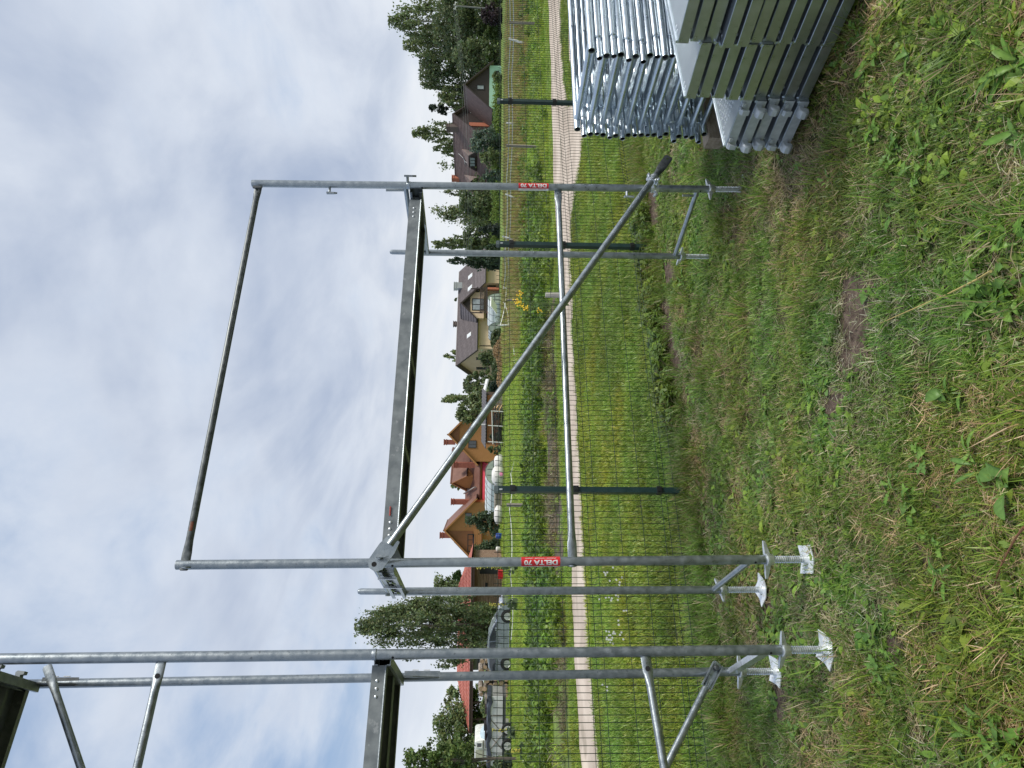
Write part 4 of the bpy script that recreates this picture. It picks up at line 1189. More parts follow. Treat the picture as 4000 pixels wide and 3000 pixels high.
while zl < 2.3:
    h = .21 + random.uniform(-.02, .02)
    MB().box(qb(5.05, .06, zl + h / 2), (4.15, .14 + random.uniform(-.02, .02), h - .035), (eB, nB, UP)).build('log', log_wood, barn); zl += h
MB().box(qb(5.05, .04, 2.42), (4.2, .16, .28), (eB, nB, UP)).build('brick_band', mk_once('dull_brick', (.17, .085, .065), .9), barn)
MB().box(qb(5.2, -.03, 1.5), (.7, .05, .22), (eB, nB, UP)).build('vent_slot', hole, barn)
MB().box(qb(6.75, -.03, 1.1), (.85, .05, 2.0), (eB, nB, UP)).build('doorway', hole, barn)
def tiled(p00, p10, p01, p11, nrow, ncol):
    """a tiled slope: courses lapped, each tile rolled; p00-p10 eaves, p01-p11 top"""
    vs_, fs = [], []
    nn = ((V(p10) - V(p00)).cross(V(p01) - V(p00))).normalized()
    if nn.z < 0: nn = -nn
    cc = ncol * 3
    for r in range(nrow):
        for t, lf in ((r / nrow, .055), ((r + 1) / nrow, .004)):
            a, b = V(p00).lerp(V(p01), t), V(p10).lerp(V(p11), t)
            for i in range(cc + 1): vs_.append(a.lerp(b, i / cc) + nn * (lf + (.045 if i % 3 == 1 else .0 if i % 3 == 0 else .02)))
    w = cc + 1
    for r in range(2 * nrow - 1):
        for i in range(cc): fs.append((r * w + i, r * w + i + 1, (r + 1) * w + i + 1, (r + 1) * w + i))
    return MB().add(vs_, fs)
hx = 3.3
ez = zE + .05
E_ = [qb(XL, -.7, ez), qb(XR, -.7, ez), qb(XR, DP + .7, ez), qb(XL, DP + .7, ez)]
T_ = [qb(XL + hx, DP / 2, zR), qb(XR - hx, DP / 2, zR)]
tiled(E_[0], E_[1], T_[0], T_[1], 9, 34).build('tiled_slope', tile_red, barn)
tiled(E_[1], E_[2], T_[1], T_[1], 9, 18).build('tiled_slope', tile_red, barn)
tiled(E_[3], E_[0], T_[0], T_[0], 9, 18).build('tiled_slope', tile_red, barn)
MB().add([E_[3], E_[2], T_[1], T_[0]], [(0, 1, 2, 3)]).build('back_slope', tile_red, barn)
m = MB().add([p - UP * .06 for p in E_], [(0, 1, 2, 3)])
m.tube(E_[0], E_[1], .08, n=6).tube(E_[0], E_[3], .08, n=6); m.box((E_[0] + E_[1]) / 2 - UP * .14, (XR - XL, .05, .2), (eB, nB, UP)); m.build('eaves', mk_once('eaves_brown', (.07, .035, .03), .6), barn)
for x in (-4.6, -6.0):
    m = MB().box(qb(x, -.1, 1.2), (.16, .16, 2.9), (eB, nB, UP)); m.tube(qb(x, -.1, 1.9), qb(x - .7, -.1, 2.65), .05, n=5); m.build('porch_post', mk_once('eaves_brown', (.07, .035, .03), .6), barn)
for x in (-.2, -1.4 + 2.9): window(barn, qb(x, 0, 1.7), eB, .95, 1.0, nB, mull=0)
window(barn, qb(-1.3, 0, 1.6), eB, .9, 1.1, nB, mull=1, frame_m=frame_d)
MB().box(qb(-2.3, -.3, 1.6), (.10, .10, 2.2), (eB, nB, UP)).build('white_post', white_p, barn)

# ------------------------------------------------------------------ long plank shed with dark roof beside the orange house
sh = P(1935, 1640, 84)
shed = thing('shed', (sh.x, sh.y, 0), 'low reddish plank shed with dark corrugated roof in front of the orange house', 'shed')
nS = V((-.12, -1, 0)).normalized(); eS = V((-nS.y, nS.x, 0))
qs = lambda x, y, z: V((sh.x, sh.y, 0)) + eS * x - nS * y + UP * z
x0, x1 = -3.0, 2.95
MB().hexa([qs(x0, .06, -.2), qs(x1, .06, -.2), qs(x1, 3, -.2), qs(x0, 3, -.2), qs(x0, .06, 1.62), qs(x1, .06, 1.62), qs(x1, 3, 1.9), qs(x0, 3, 1.9)]).build('wall', mk_once('shed_inner', (.05, .025, .015), .8), shed)
pl_m = mk('red_brown_planks', (.36, .14, .065), .7, col2=(.46, .19, .095), scale=3, stretch=(.5, .5, 8))
for k in range(9):
    MB().box(qs((x0 + x1) / 2, 0, -.05 + k * .19 + .08), (x1 - x0, .05 + random.uniform(0, .012), .165), (eS, nS, UP)).build('plank', pl_m, shed)
m = MB(); n_c = 36; rf = []
for i in range(n_c + 1):
    xx = x0 - .4 + (x1 - x0 + .8) * i / n_c; zz_ = .05 if i % 2 else 0
    rf.append((qs(xx, -.6, 1.78 + zz_), qs(xx, 3.4, 2.3 + zz_)))
vv = [p for a in rf for p in a]; m.add(vv + [p - UP * .08 for p in vv], [(2 * i, 2 * i + 2, 2 * i + 3, 2 * i + 1) for i in range(n_c)] + [(2 * n_c + 2 + 2 * i, 2 * n_c + 2 + 2 * i + 1, 2 * n_c + 4 + 2 * i + 1, 2 * n_c + 4 + 2 * i) for i in range(n_c)] + [(2 * i + 2, 2 * i, 2 * n_c + 2 + 2 * i, 2 * n_c + 4 + 2 * i) for i in range(n_c)])
m.build('roof', mk_once('dark_corrugated', (.085, .078, .078), .6), shed)
MB().tube(qs(-.55, -.2, 1.7), qs(-.55, -.2, 2.5), .07, n=8).build('stove_pipe', white_p, shed)

# pale roof edge by the bushes
pr_ = P(1890, 1500, 96)
lean = thing('lean_to_roof', (pr_.x, pr_.y, 0), 'pale slanting roof edge among bushes between cream house and plank shed', 'lean-to')
a, b = P(1893, 1532, 94), P(1906, 1480, 94)
MB().prism([a, b, b - UP * .18, a - UP * .18], (0, 3, .3)).build('roof', white_p, lean)
MB().tube(P(1877, 1501, 95), P(1900, 1501, 95), .06, n=6).build('pipe', white_p, lean)
for x, y in ((1906, 1490), (1905, 1528)): MB().tube(P(x, y, 94.5), V((P(x, y, 94.5).x, 94.5, -.1)), .08, n=6).build('post', wood_post, lean)

# ------------------------------------------------------------------ greenhouses
def polytunnel(px_c, y_c, Y, W, L, Hh, n, label, skirt=.55):
    c = P(px_c, y_c, Y); c.z = 0
    r = thing('greenhouse', c, label, 'greenhouse', 'greenhouses in the far gardens')
    n = V((n[0], n[1], 0)).normalized(); e = V((-n.y, n.x, 0)); k = 12
    q = lambda x, y, z: c + e * x - n * y + UP * z
    arc = [(-math.cos(PI * i / k) * W / 2, math.sin(PI * i / k) ** .8 * Hh) for i in range(k + 1)]
    m = MB(); v_ = [q(x, 0, z) for x, z in arc] + [q(x, L, z) for x, z in arc]
    m.add(v_, [(i, i + 1, k + 2 + i, k + 1 + i) for i in range(k)]); m.build('film_cover', poly_m, r, smooth=True)
    for y, nm in ((0, 'end_wall'), (L, 'end_wall')): MB().add([q(x, y, z) for x, z in arc], [tuple(range(k + 1))]).build(nm, poly_side, r)
    m = MB()
    for y in np.linspace(-.02, L + .02, max(3, int(L / 1.0) + 1)): m.poly([q(x * 1.01, y, z * 1.01) for x, z in arc], .025, 5)
    for x, z in (arc[2], arc[4], arc[6], arc[8], arc[10]): m.tube(q(x * 1.01, 0, z * 1.01), q(x * 1.01, L, z * 1.01), .02, n=5)
    for x in (-.45, .45): m.tube(q(x, -.04, 0), q(x, -.04, Hh * .9), .03, n=5)
    m.tube(q(-W * .45, -.04, Hh * .5), q(W * .45, -.04, Hh * .5), .025, n=5); m.build('rib', mk_once('rib_grey', (.14, .15, .15), .5), r)
    return r
polytunnel(1950, 1845, 80, 4.0, 6.0, 1.75, (.75, -.66), 'large arched greenhouse half white film half clear, before the red awning')
polytunnel(1955, 1282, 96, 1.7, 3.0, 1.6, (.35, -.94), 'small arched greenhouse with rounded top left of the clipped bush')
g2 = polytunnel(1955, 1165, 97, 2.6, 4.2, 1.75, (.8, -.6), 'pitched pale greenhouse with white roof panel at the cream house')
a, b, c, d = P(1918, 1162, 95), P(1921, 1178, 96), P(1942, 1230, 94.0), P(1935, 1215, 93.6)
MB().prism([P(1919, 1160, 95.5), P(1918, 1196, 94), P(1941, 1228, 93.6), P(1942, 1194, 95)], (.06, .2, .1)).build('roof_panel', white_p, g2)

# ------------------------------------------------------------------ white sacks, log rows, coal-dark wood stack, straw heap
def blob(name, c, rx, ry, rz, label, cat, group, mat=white_p, seed=0):
    r_ = np.random.default_rng(seed); m = MB(); n = 12; R = []
    r = thing(name, (c.x, c.y, max(0, c.z)), label, cat, group)
    for i in range(9):
        t = PI * (i + .25) / 9; rr = math.sin(t) ** .7
        R.append([V((c.x + rx * rr * math.cos(2 * PI * k / n) * (1 + r_.uniform(-.06, .06)), c.y + ry * rr * math.sin(2 * PI * k / n) * (1 + r_.uniform(-.06, .06)), c.z + rz - rz * math.cos(t))) for k in range(n)])
    m.rings(R); m.build('wrapped_body', mat, r, smooth=True)
    return r
bmat = mk('white_wrap', (.68, .66, .63), .5, var=.1, scale=3)
b1 = blob('wrapped_bale', P(1974, 1858, 63), .92, .7, .62, 'white wrapped bale with a pink patch near greenhouse', 'bale', 'white bales by the gardens', bmat, 1)
MB().lathe(P(1958, 1852, 62.28), [(.17, 0), (.15, .03), (.0, .05)], 12, (0, -1, .35)).build('pink_patch', mk_once('pink', (.66, .22, .36), .6), b1)
blob('wrapped_bale', P(1972, 1806, 67), .75, .7, .52, 'small white wrapped bale right of the pink-patched one', 'bale', 'white bales by the gardens', bmat, 2)
blob('wrapped_bale', P(1967, 2009, 66), .95, .7, .45, 'low white wrapped bale under the dark pine', 'bale', 'white bales by the gardens', bmat, 3)
blob('wrapped_bale', P(1957, 2145, 67), .28, .25, .25, 'tiny white bundle near the blue barrel', 'bundle', None, bmat, 4)
def log_row(c, L, R, nrow, label):
    r = thing('pole_pile', (c.x, c.y, 0), label, 'logs')
    for k in range(nrow):
        j = random.uniform(-.15, .15)
        MB().tube(V((c.x - L / 2 + j, c.y, R + k * 1.75 * R)), V((c.x + L / 2 + j, c.y + .1, R + k * 1.75 * R)), R, R * .9, 9).build('pole', wood_post, r)
log_row(P(1965, 1930, 66), 3.0, .16, 3, 'grey poles piled lengthwise next to the pink-patched bale')
bp2 = P(1965, 2094, 68); bb = thing('barrel', (bp2.x, bp2.y, 0), 'blue plastic barrel in the grass below the wooden balcony', 'barrel')
MB().lathe((bp2.x, bp2.y, .05), [(.25, 0), (.28, .1), (.28, .25), (.30, .28), (.28, .31), (.28, .5), (.25, .58), (.1, .6)], 12).build('body', mk_once('blue_plastic', (.02, .07, .35), .4), bb, smooth=True)
rb = P(1956, 2243, 58); rbx = thing('crate', (rb.x, rb.y, 0), 'bright red plastic crate by the log wall of the barn', 'crate')
m = MB()
for k in range(3): m.box((rb.x, rb.y - .2, .24 + k * .15), (.62, .05, .09))
for s in (-1, 1): m.box((rb.x + s * .30, rb.y, .38), (.04, .4, .46)); m.box((rb.x + s * .10, rb.y - .22, .38), (.05, .04, .46))
m.box((rb.x, rb.y + .2, .38), (.58, .04, .46)); m.box((rb.x, rb.y, .16), (.6, .4, .03)); m.build('body', mk_once('red_plastic', (.55, .02, .03), .4), rbx)
# dark wood stack under a light pole frame
ws = P(1962, 1668, 68)
stack = thing('wood_stack', (ws.x, ws.y, 0), 'long stack of blackened boards inside a whitewashed pole frame', 'wood stack')
dk = mk('blackened_boards', (.022, .020, .020), .8, col2=(.10, .095, .09), scale=6, stretch=(.4, 3, 3))
for i in range(44):
    z = .08 + (i // 6) * .15; x = ws.x + random.uniform(-1.2, 1.2)
    c = V((x, ws.y - .5 + (i % 6) * .18 + random.uniform(-.04, .04), z)); a_ = random.uniform(-.08, .08)
    MB().box(c, (random.uniform(1.2, 2.4), .14, .09), (V((math.cos(a_), .02, math.sin(a_))), V((0, 1, 0)), V((-math.sin(a_), 0, math.cos(a_))))).build('board', dk, stack)
for x in (-1.45, 0.1, 1.5):
    MB().tube((ws.x + x, ws.y - .75, -.1), (ws.x + x + .08, ws.y - .75, 1.55), .045, n=6).build('pole', white_p, stack)
MB().tube((ws.x - 1.6, ws.y - .76, 1.05), (ws.x + 1.6, ws.y - .76, 1.2), .04, n=6).build('rail', white_p, stack)
fw_ = P(1958, 1606, 68.5); fwp = thing('firewood_heap', (fw_.x, fw_.y, 0), 'little heap of fresh yellow split firewood at the end of dark board stack', 'firewood')
fy = mk('fresh_wood', (.55, .36, .17), .8, col2=(.64, .46, .25), scale=8)
for i in range(14):
    c = V((fw_.x + random.uniform(-.55, .55), fw_.y + random.uniform(-.3, .3), random.uniform(.1, .8))); d = V((random.uniform(-1, 1), random.uniform(-.4, .4), random.uniform(-.6, .6))).normalized()
    MB().tube(c - d * .28, c + d * .28, .09, .08, 5).build('log', fy, fwp)
ph = P(1962, 1575, 70); pal = thing('pallet_stack', (ph.x, ph.y, 0), 'grey boards leaning beside the fresh firewood', 'boards')
for i in range(6): MB().box((ph.x - .7 + i * .27, ph.y, .5), (.24, .06, 1.0 + random.uniform(-.1, .1))).build('board', wood_post, pal)
st = P(1958, 1420, 78)
straw = thing('straw_heap', (st.x, st.y, 0), 'long low heap of brown straw and cut reeds behind the fence tapes', 'straw heap')
strawm = mk('brown_straw', (.24, .15, .075), .95, col2=(.40, .27, .15), scale=3.5, bump=1.0, bscale=9, detail=8)
m = MB(); R = []
for i in range(15):
    t = i / 14; x = st.x - 3.0 + 6.2 * t; hgt = (.25 + 1.0 * math.sin(PI * min(1, t * 1.05)) ** .7) * (.75 + .3 * math.sin(t * 9 + 1)) * (.6 + .5 * t)
    R.append([V((x + random.uniform(-.05, .05), st.y + 1.5 * math.cos(PI * k / 8), -.1 + max(.05, hgt) * math.sin(PI * k / 8) * random.uniform(.85, 1.12))) for k in range(9)] + [V((x, st.y, -.15))])
m.rings(R); m.build('heap', strawm, straw)
sv = []
for i in range(1500):
    t = random.random(); x = st.x - 3 + 6.2 * t; a = random.random() * PI
    hgt = (.25 + 1.0 * math.sin(PI * min(1, t * 1.05)) ** .7) * (.75 + .3 * math.sin(t * 9 + 1)) * (.6 + .5 * t)
    c = np.array((x, st.y - 1.5 * abs(math.cos(a)), hgt * math.sin(a))); d = rng.normal(size=3); d /= np.linalg.norm(d); d *= .16; w = rng.normal(size=3) * .02
    sv.append([c - d - w, c - d + w, c + d + w, c + d - w])
tone = rng.uniform(.7, 1.3, (1500, 1)) * np.array([[.36, .25, .13]])
strawleaf = leafmat('straw_leaf', .1)
quads_mesh('loose_straw', np.array(sv), tone, strawleaf, straw)['kind'] = 'stuff'

# ------------------------------------------------------------------ grey car, trailers, camper, log piles
car_c = P(2003, 2480, 41.3); car_c.z = 0
car = thing('car', car_c, 'blue-grey estate car parked side-on before the big poplar', 'car')
paint = mk('dark_grey_paint', (.32, .36, .42), .22, .55, var=.05); paint.node_tree.nodes['Principled BSDF'].inputs['Coat Weight'].default_value = .6
rubber = mk('black_rubber', (.016, .016, .016), .75); alloy = mk('alloy_rim', (.62, .64, .65), .3, .8)
hd = V((1, .06, 0)).normalized(); sd_ = V((-hd.y, hd.x, 0))             # nose to the right
def cp(x, s, z): return car_c + hd * x + sd_ * s + UP * z
low_ = [(-2.18, .34), (-2.22, .62), (-2.16, .88), (-1.95, .97), (-1.0, .98), (.55, .97), (1.35, .90), (1.95, .76), (2.12, .62), (2.15, .42), (2.05, .24), (1.6, .2), (-1.7, .2), (-2.1, .24)]
up_ = [(-2.08, .94), (-1.93, 1.20), (-1.72, 1.36), (-1.3, 1.43), (-.5, 1.45), (.15, 1.38), (.75, 1.16), (1.12, .95)]
R = []
for s, k in ((-.86, .9), (-.90, .97), (-.80, 1.0), (.80, 1.0), (.90, .97), (.86, .9)):
    R.append([cp(x * (1 if abs(s) < .85 else .992), s, .55 + (z - .55) * k) for x, z in low_])
body = MB().rings(R).build('body', paint, car, smooth=True)
R = []
for t, w in ((0, .78), (.5, .70), (1, .60)):
    pass
m = MB(); rr = []
for s, k in ((-.80, 0), (-.76, .25), (-.60, 1.0), (.60, 1.0), (.76, .25), (.80, 0)):
    kk = {0: .0, .25: .90, 1.0: 1.0}[k]
    rr.append([cp(x * (1 - .02 * (kk)), s if kk > 0 else s, .93 + (z - .93) * kk) if kk else cp(x, s, .93) for x, z in up_])
cab = MB().rings(rr).build('cabin', paint, car, smooth=True)
for s in (-1, 1):
    gl = [[(-1.9, 1.0), (-1.78, 1.22), (-1.58, 1.31), (-1.02, 1.335), (-.98, .99)], [(-.93, .99), (-.97, 1.335), (-.2, 1.335), (-.15, .98)], [(-.09, .98), (-.14, 1.335), (.12, 1.30), (.62, 1.13), (.93, .97)]]
    for g in gl:
        MB().prism([cp(x, s * (.822 - .10 * (z - .93)), z) for x, z in g], sd_ * s * .012).build('side_window', pane_d, car)
    m = MB().poly([cp(x, s * (.815 - .10 * (z - .93)), z + .03) for x, z in [(-1.93, 1.02), (-1.82, 1.24), (-1.6, 1.345), (-1.0, 1.37), (-.2, 1.37), (.15, 1.325), (.68, 1.14), (.98, .96)]], .014, 5); m.build('chrome_trim', alloy, car)
    MB().box(cp(.62, s * .95, .98), (.16, .16, .11), (hd, sd_, UP)).build('mirror', paint, car)
    for x in (-1.0, -.1):
        MB().box(cp(x, s * .905, .80), (.16, .03, .03), (hd, sd_, UP)).build('door_handle', frame_d, car)
    MB().prism([cp(2.08, s * .62, .60), cp(1.78, s * .90, .66), cp(1.80, s * .90, .77), cp(2.02, s * .62, .74)], UP * .02 + hd * .02).build('headlight', white_p, car)
    MB().prism([cp(-2.10, s * .905, .62), cp(-1.86, s * .915, .72), cp(-1.84, s * .915, .90), cp(-2.10, s * .89, .90)], sd_ * s * .02 - hd * .02).build('tail_light', mk_once('tail_red', (.55, .01, .015), .25), car)
    for x in (-1.37, 1.30):
        c = cp(x, s * .80, .31); ax_ = sd_ * s
        MB().lathe(cp(x, s * .70, .33), [(.36, 0), (.37, .02), (.37, .196), (.35, .205)], 20, ax_).build('wheel_arch', rubber, car)
        w = MB().lathe(c - ax_ * .06, [(.20, 0), (.30, 0), (.315, .03), (.315, .16), (.30, .185), (.21, .185), (.20, .15)], 22, ax_).build('wheel', rubber, car, smooth=True)
        m = MB().lathe(c + ax_ * .105, [(.215, 0), (.215, .02), (.185, .02), (.17, .004), (.02, .004)], 20, ax_)
        for k in range(10):
            t = 2 * PI * k / 10; u = hd * math.cos(t) + UP * math.sin(t); m.box(c + ax_ * .118 + u * .11, (.17, .03, .02), (u, ax_.cross(u), ax_))
        m.lathe(c + ax_ * .11, [(.05, 0), (.045, .025), (.0, .028)], 10, ax_); m.build('rim', alloy, w)
MB().prism([cp(-2.1, -.6, .97), cp(-1.97, -.56, 1.22), cp(-1.97, .56, 1.22), cp(-2.1, .6, .97)], -hd * .02).build('rear_window', pane_d, car)
MB().prism([cp(1.08, -.66, .98), cp(.2, -.58, 1.38), cp(.2, .58, 1.38), cp(1.08, .66, .98)], UP * .015 + hd * .01).build('windscreen', pane_l, car)
m = MB()
for x in (-1.28, .05): m.box(cp(x, -.912, .60), (.012, .012, .6), (hd, sd_, UP))
m.split('door_gap', hole, car)

# trailer loaded with white doors
tr_c = P(2006, 2850, 37.5); tr_c.z = 0
th_ = V((1, .05, 0)).normalized(); ts = V((-th_.y, th_.x, 0))
tp = lambda x, s, z: tr_c + th_ * x + ts * s + UP * z
trailer = thing('trailer', tr_c, 'two-axle flat trailer with white panel sides under a dark tarpaulin', 'trailer')
panel_w = mk('white_panel', (.66, .66, .65), .45, var=.08, scale=2); tarp = mk('dark_tarpaulin', (.035, .042, .055), .5, var=.3, scale=4, bump=.5, bscale=5)
MB().box(tp(0, .6, .52), (3.7, 1.5, .16), (th_, ts, UP)).build('chassis', mk_once('chassis_grey', (.12, .115, .11), .7), trailer)
for x, w in ((1.32, .98), (.28, 1.06), (-.68, .82), (-1.45, .66)):
    MB().box(tp(x, -.17, .98), (w, .05, .74), (th_, ts, UP)).build('side_panel', panel_w, trailer)
MB().box(tp(0, .65, .96), (3.6, 1.4, .7), (th_, ts, UP)).build('load', mk_once('load_grey', (.25, .25, .24), .8), trailer)
m = MB()
for a_, b_ in (((-.9, .65), (-.2, 1.3)), ((-.2, .65), (-1.0, 1.3)), ((.8, .65), (.8, 1.34)), ((-.05, .65), (.7, 1.32))): m.tube(tp(a_[0], -.21, a_[1]), tp(b_[0], -.21, b_[1]), .022, n=5)
m.split('strut', wood_post, trailer)
R = []
for i in range(13):
    t = i / 12; x = -1.85 + 3.7 * t; w = .05 * math.sin(i * 2.1) + .04 * math.sin(i * 5)
    R.append([tp(x, -.26 + .03 * math.sin(i * 1.7), 1.22 + w), tp(x, -.24, 1.40 + w * .5), tp(x, .2, 1.44 + w), tp(x, 1.3, 1.42), tp(x, 1.32, 1.2)])
MB().rings(R).build('tarpaulin', tarp, trailer)
for x in (.12, -.72):
    c = tp(x, -.22, .33); ax_ = -ts
    w = MB().lathe(c - ax_ * .09, [(.2, 0), (.31, 0), (.33, .03), (.33, .16), (.31, .19), (.21, .19), (.2, .15)], 20, ax_).build('wheel', rubber, trailer, smooth=True)
    m = MB().lathe(c + ax_ * .075, [(.215, 0), (.215, .02), (.17, .024), (.15, .008), (.06, .008), (.05, .04), (0, .045)], 18, ax_)
    for k in range(8):
        t = 2 * PI * k / 8; u = th_ * math.cos(t) + UP * math.sin(t); m.box(c + ax_ * .088 + u * .115, (.08, .04, .02), (u, ax_.cross(u), ax_))
    m.build('rim', panel_w, w)
for k, (x, z) in enumerate(((.95, 1.5), (1.5, 1.52), (.1, 1.5), (-.4, 1.5))):
    o = thing('board', tp(x, .3, z), ('brown board end on the right tip of tarpaulin', 'pale board end at far right of trailer load', 'dark crate on the middle of tarpaulin', 'rusty plate lying on the tarpaulin')[k], 'board')
    MB().box(tp(x, .3, z), (.35, .5, .09 + .1 * (k == 2)), (th_, ts, UP)).build('body', (wood_dark, wood_post, frame_d, wood_dark)[k], o)
# camper behind the trailer
cm_c = P(1990, 2930, 42); cm_c.z = 0
camper = thing('camper', cm_c, 'white camper cabin with a dark side window behind the trailer', 'camper')
kp = lambda x, s, z: cm_c + V((x, s, z))
pr = [(-.70, .5), (.62, .5), (.64, 1.1), (.62, 1.42), (.55, 2.02), (.47, 2.12), (-.62, 2.12), (-.70, 2.04)]
R = [[kp(x * k, s, .6 + (z - .6) * k2) for x, z in pr] for s, k, k2 in ((0, .97, .98), (.08, 1, 1), (2.0, 1, 1), (2.08, .97, .98))]
MB().rings(R).build('cabin', mk_once('camper_white', (.70, .71, .68), .4), camper, smooth=True)
window(camper, kp(.33, -.0, 1.84), (1, 0, 0), .34, .36, (0, -1, 0), frame_m=white_p, pane_m=pane_d, mull=0, t=.05)
window(camper, kp(.36, -.0, 1.32), (1, 0, 0), .42, .36, (0, -1, 0), frame_m=wood_post, pane_m=pane_l, mull=0, t=.04)
MB().box(kp(-.03, -.02, 1.60), (1.26, .03, .05)).box(kp(.02, -.02, 1.2), (.03, .03, .7)).build('trim', wood_post, camper)
MB().box(kp(-.30, -.012, 1.84), (.66, .02, .40)).build('weathered_panel', mk_once('mossy_white', (.50, .49, .38), .7), camper)
for x in (-.35, .35): MB().lathe(kp(x, .1, .30), [(.2, 0), (.29, 0), (.29, .2), (.2, .2)], 16, (0, 1, 0)).build('wheel', rubber, camper)
dm = P(1960, 2868, 42.6); dome = thing('covered_load', (dm.x, dm.y, 0), 'pale blue ribbed dome cover beside the white camper', 'cover')
R = []
for i in range(7):
    t = PI / 2 * i / 6; R.append([V((dm.x + (.72 * math.cos(t) + .02) * math.cos(2 * PI * k / 14), dm.y + .72 * math.cos(t) * math.sin(2 * PI * k / 14), 1.0 + .82 * math.sin(t))) for k in range(14)])
MB().rings(R).build('cover', mk_once('blue_film', (.45, .56, .62), .35), dome, smooth=False)
MB().box((dm.x, dm.y, .5), (1.3, 1.3, 1.0)).build('base', mk_once('load_grey', (.25, .25, .24), .8), dome)
# firewood pile behind the car's tail
bark = mk('bark', (.10, .075, .055), .9, col2=(.34, .30, .26), scale=9, bump=.5, bscale=12); cutw = mk('cut_wood', (.36, .23, .13), .8, col2=(.52, .37, .24), scale=6)
lp = P(2000, 2645, 44); lp.z = 0
pile = thing('log_pile', lp, 'head-high pile of sawn round logs between the blue-grey car and the trailer', 'log pile')
rows = [(z, n) for z, n in ((.22, 8), (.55, 8), (.88, 7), (1.2, 7), (1.5, 6), (1.78, 5))]
for z, n in rows:
    for k in range(n):
        x = lp.x - 1.3 + (k + .5) * 2.7 / n + random.uniform(-.08, .08); r = random.uniform(.13, .2); zz_ = z + random.uniform(-.05, .05)
        d = V((random.uniform(-.25, .25), -1, random.uniform(-.15, .15))).normalized(); c = V((x, lp.y + random.uniform(-.15, .15), zz_))
        lg = MB().tube(c - d * .5, c + d * .3, r, r * .95, 9).build('log', bark, pile)
        MB().tube(c + d * .3, c + d * .312, r * .92, n=9).build('cut_face', cutw, lg)

# ------------------------------------------------------------------ tape fence, stakes, utility pole
tape_w = mk('white_tape', (.66, .68, .64), .6, var=.05); stick_w = mk('white_stick', (.76, .76, .73), .5, var=.05)
sticks = [((1987, 150), (2056, 172), 34), ((1977, 480), (2056, 490), 42), ((1974, 758), (2044, 785), 41), ((1962, 922), (2026, 942), 42), ((1968, 1124), (2006, 1128), 56), ((1944, 1272), (1995, 1268), 52)]
where = ('beside right fence post', 'below the steep brown roof', 'left of the right scaffold post', 'near the dark middle fence post', 'before the cream house wing', 'below the balcony')
for k, (a, b, Y) in enumerate(sticks):
    pa_, pb = P(*a, Y), P(*b, Y)
    s = thing('tape_stake', (pb.x, pb.y, pb.z), 'leaning white plastic fence stick, ' + where[k], 'fence stick', 'white sticks of the tape fence')
    MB().tube(pb, pa_, .055 if k != 5 else .07, .045, 6).build('stick', stick_w, s)
stakes = [((1979, 1972), (2075, 1974), 26, .075, wood_post, 'grey wooden stake left of the nearest dark fence post'), ((2131, 1152), (2205, 1153), 15.2, .06, mk_once('pale_concrete', (.40, .40, .37), .9), 'pale square stake at the edge of the track'),
          ((1977, 568), (2100, 574), 24, .05, wood_post, 'thin dark weathered stake, in the orange meadow'), ((1988, 88), (2110, 92), 24, .05, wood_post, 'dark weathered stake at far right meadow'),
          ((1980, 1172), (2060, 1172), 30, .05, wood_post, 'grey stake behind the yellow flowers')]
for a, b, Y, r, mt, lb in stakes:
    pa_, pb = P(*a, Y), P(*b, Y); s = thing('stake', (pb.x, pb.y, pb.z), lb, 'stake')
    MB().tube(pb, pa_, r, r * .95, 6).build('post', mt, s)
def tape(pts, r, label):
    w = [P(x, y, Y) for x, y, Y in pts]; o = []
    for a, b in zip(w[:-1], w[1:]):
        for i in range(5):
            t = i / 5; o.append(a.lerp(b, t) - UP * (.10 * 4 * t * (1 - t)))
    o.append(w[-1]); m = MB().poly(o, r, 4)
    t_ = m.build('fence_tape', tape_w, None); tag(t_, label, 'fence tape', 'white tapes of the meadow fence')
tape([(1988, -60, 36), (1985, 300, 40), (1979, 700, 42), (1971, 1000, 44), (1966, 1130, 56)], .030, 'topmost white tape running across the orange meadow')
tape([(2001, -60, 36), (1998, 300, 40), (1993, 700, 42), (1984, 1000, 44), (1978, 1130, 56), (1955, 1270, 52)], .034, 'second white tape from the top, just below the topmost one')
tape([(2052, -60, 33), (2052, 300, 33), (2049, 700, 33), (2050, 1000, 33), (2055, 1200, 32), (2072, 1500, 30)], .016, 'lowest white cord across the middle of the meadow')
tape([(1968, 1180, 50), (1985, 1260, 48), (2010, 1420, 42), (2021, 1600, 40), (2008, 1750, 40), (1995, 1850, 40), (1990, 1990, 36), (1994, 2250, 34), (1996, 2500, 33)], .026, 'white tape sagging over the mown grass before the orange house')
tape([(2052, 1900, 33), (2057, 1990, 28), (2066, 2250, 25), (2075, 2600, 22)], .012, 'thin white cord near the wooden stake')
# utility pole and its wires
up0, up1 = P(1905, 36, 120), P(1772, 22, 120)
pole = thing('utility_pole', (up0.x, up0.y, 0), 'grey concrete power pole before the dark wood on the right', 'utility pole')
MB().tube(V((up0.x, up0.y, -.2)), up1, .16, .11, 8).build('pole', mk_once('dull_concrete', (.22, .22, .21), .9), pole)
m = MB()
for k in range(4): m.tube(up1 + V((-.55 + k * .36, 0, -.25 - .35 * (k % 2))), up1 + V((-.55 + k * .36, 0, .05 - .35 * (k % 2))), .07, n=6)
m.tube(up1 + V((-.7, 0, -.28)), up1 + V((.7, 0, -.28)), .06, n=5); m.split('insulator', white_p, pole)
wire_m = mk_once('wire_grey', (.20, .22, .22), .5)
ends = [(1800, 700, 150), (1806, 700, 150), (1811, 700, 150), (1816, 700, 150)]
wl_ = thing('power_line', up1, 'four thin power wires crossing in front of the dark trees', 'power line')
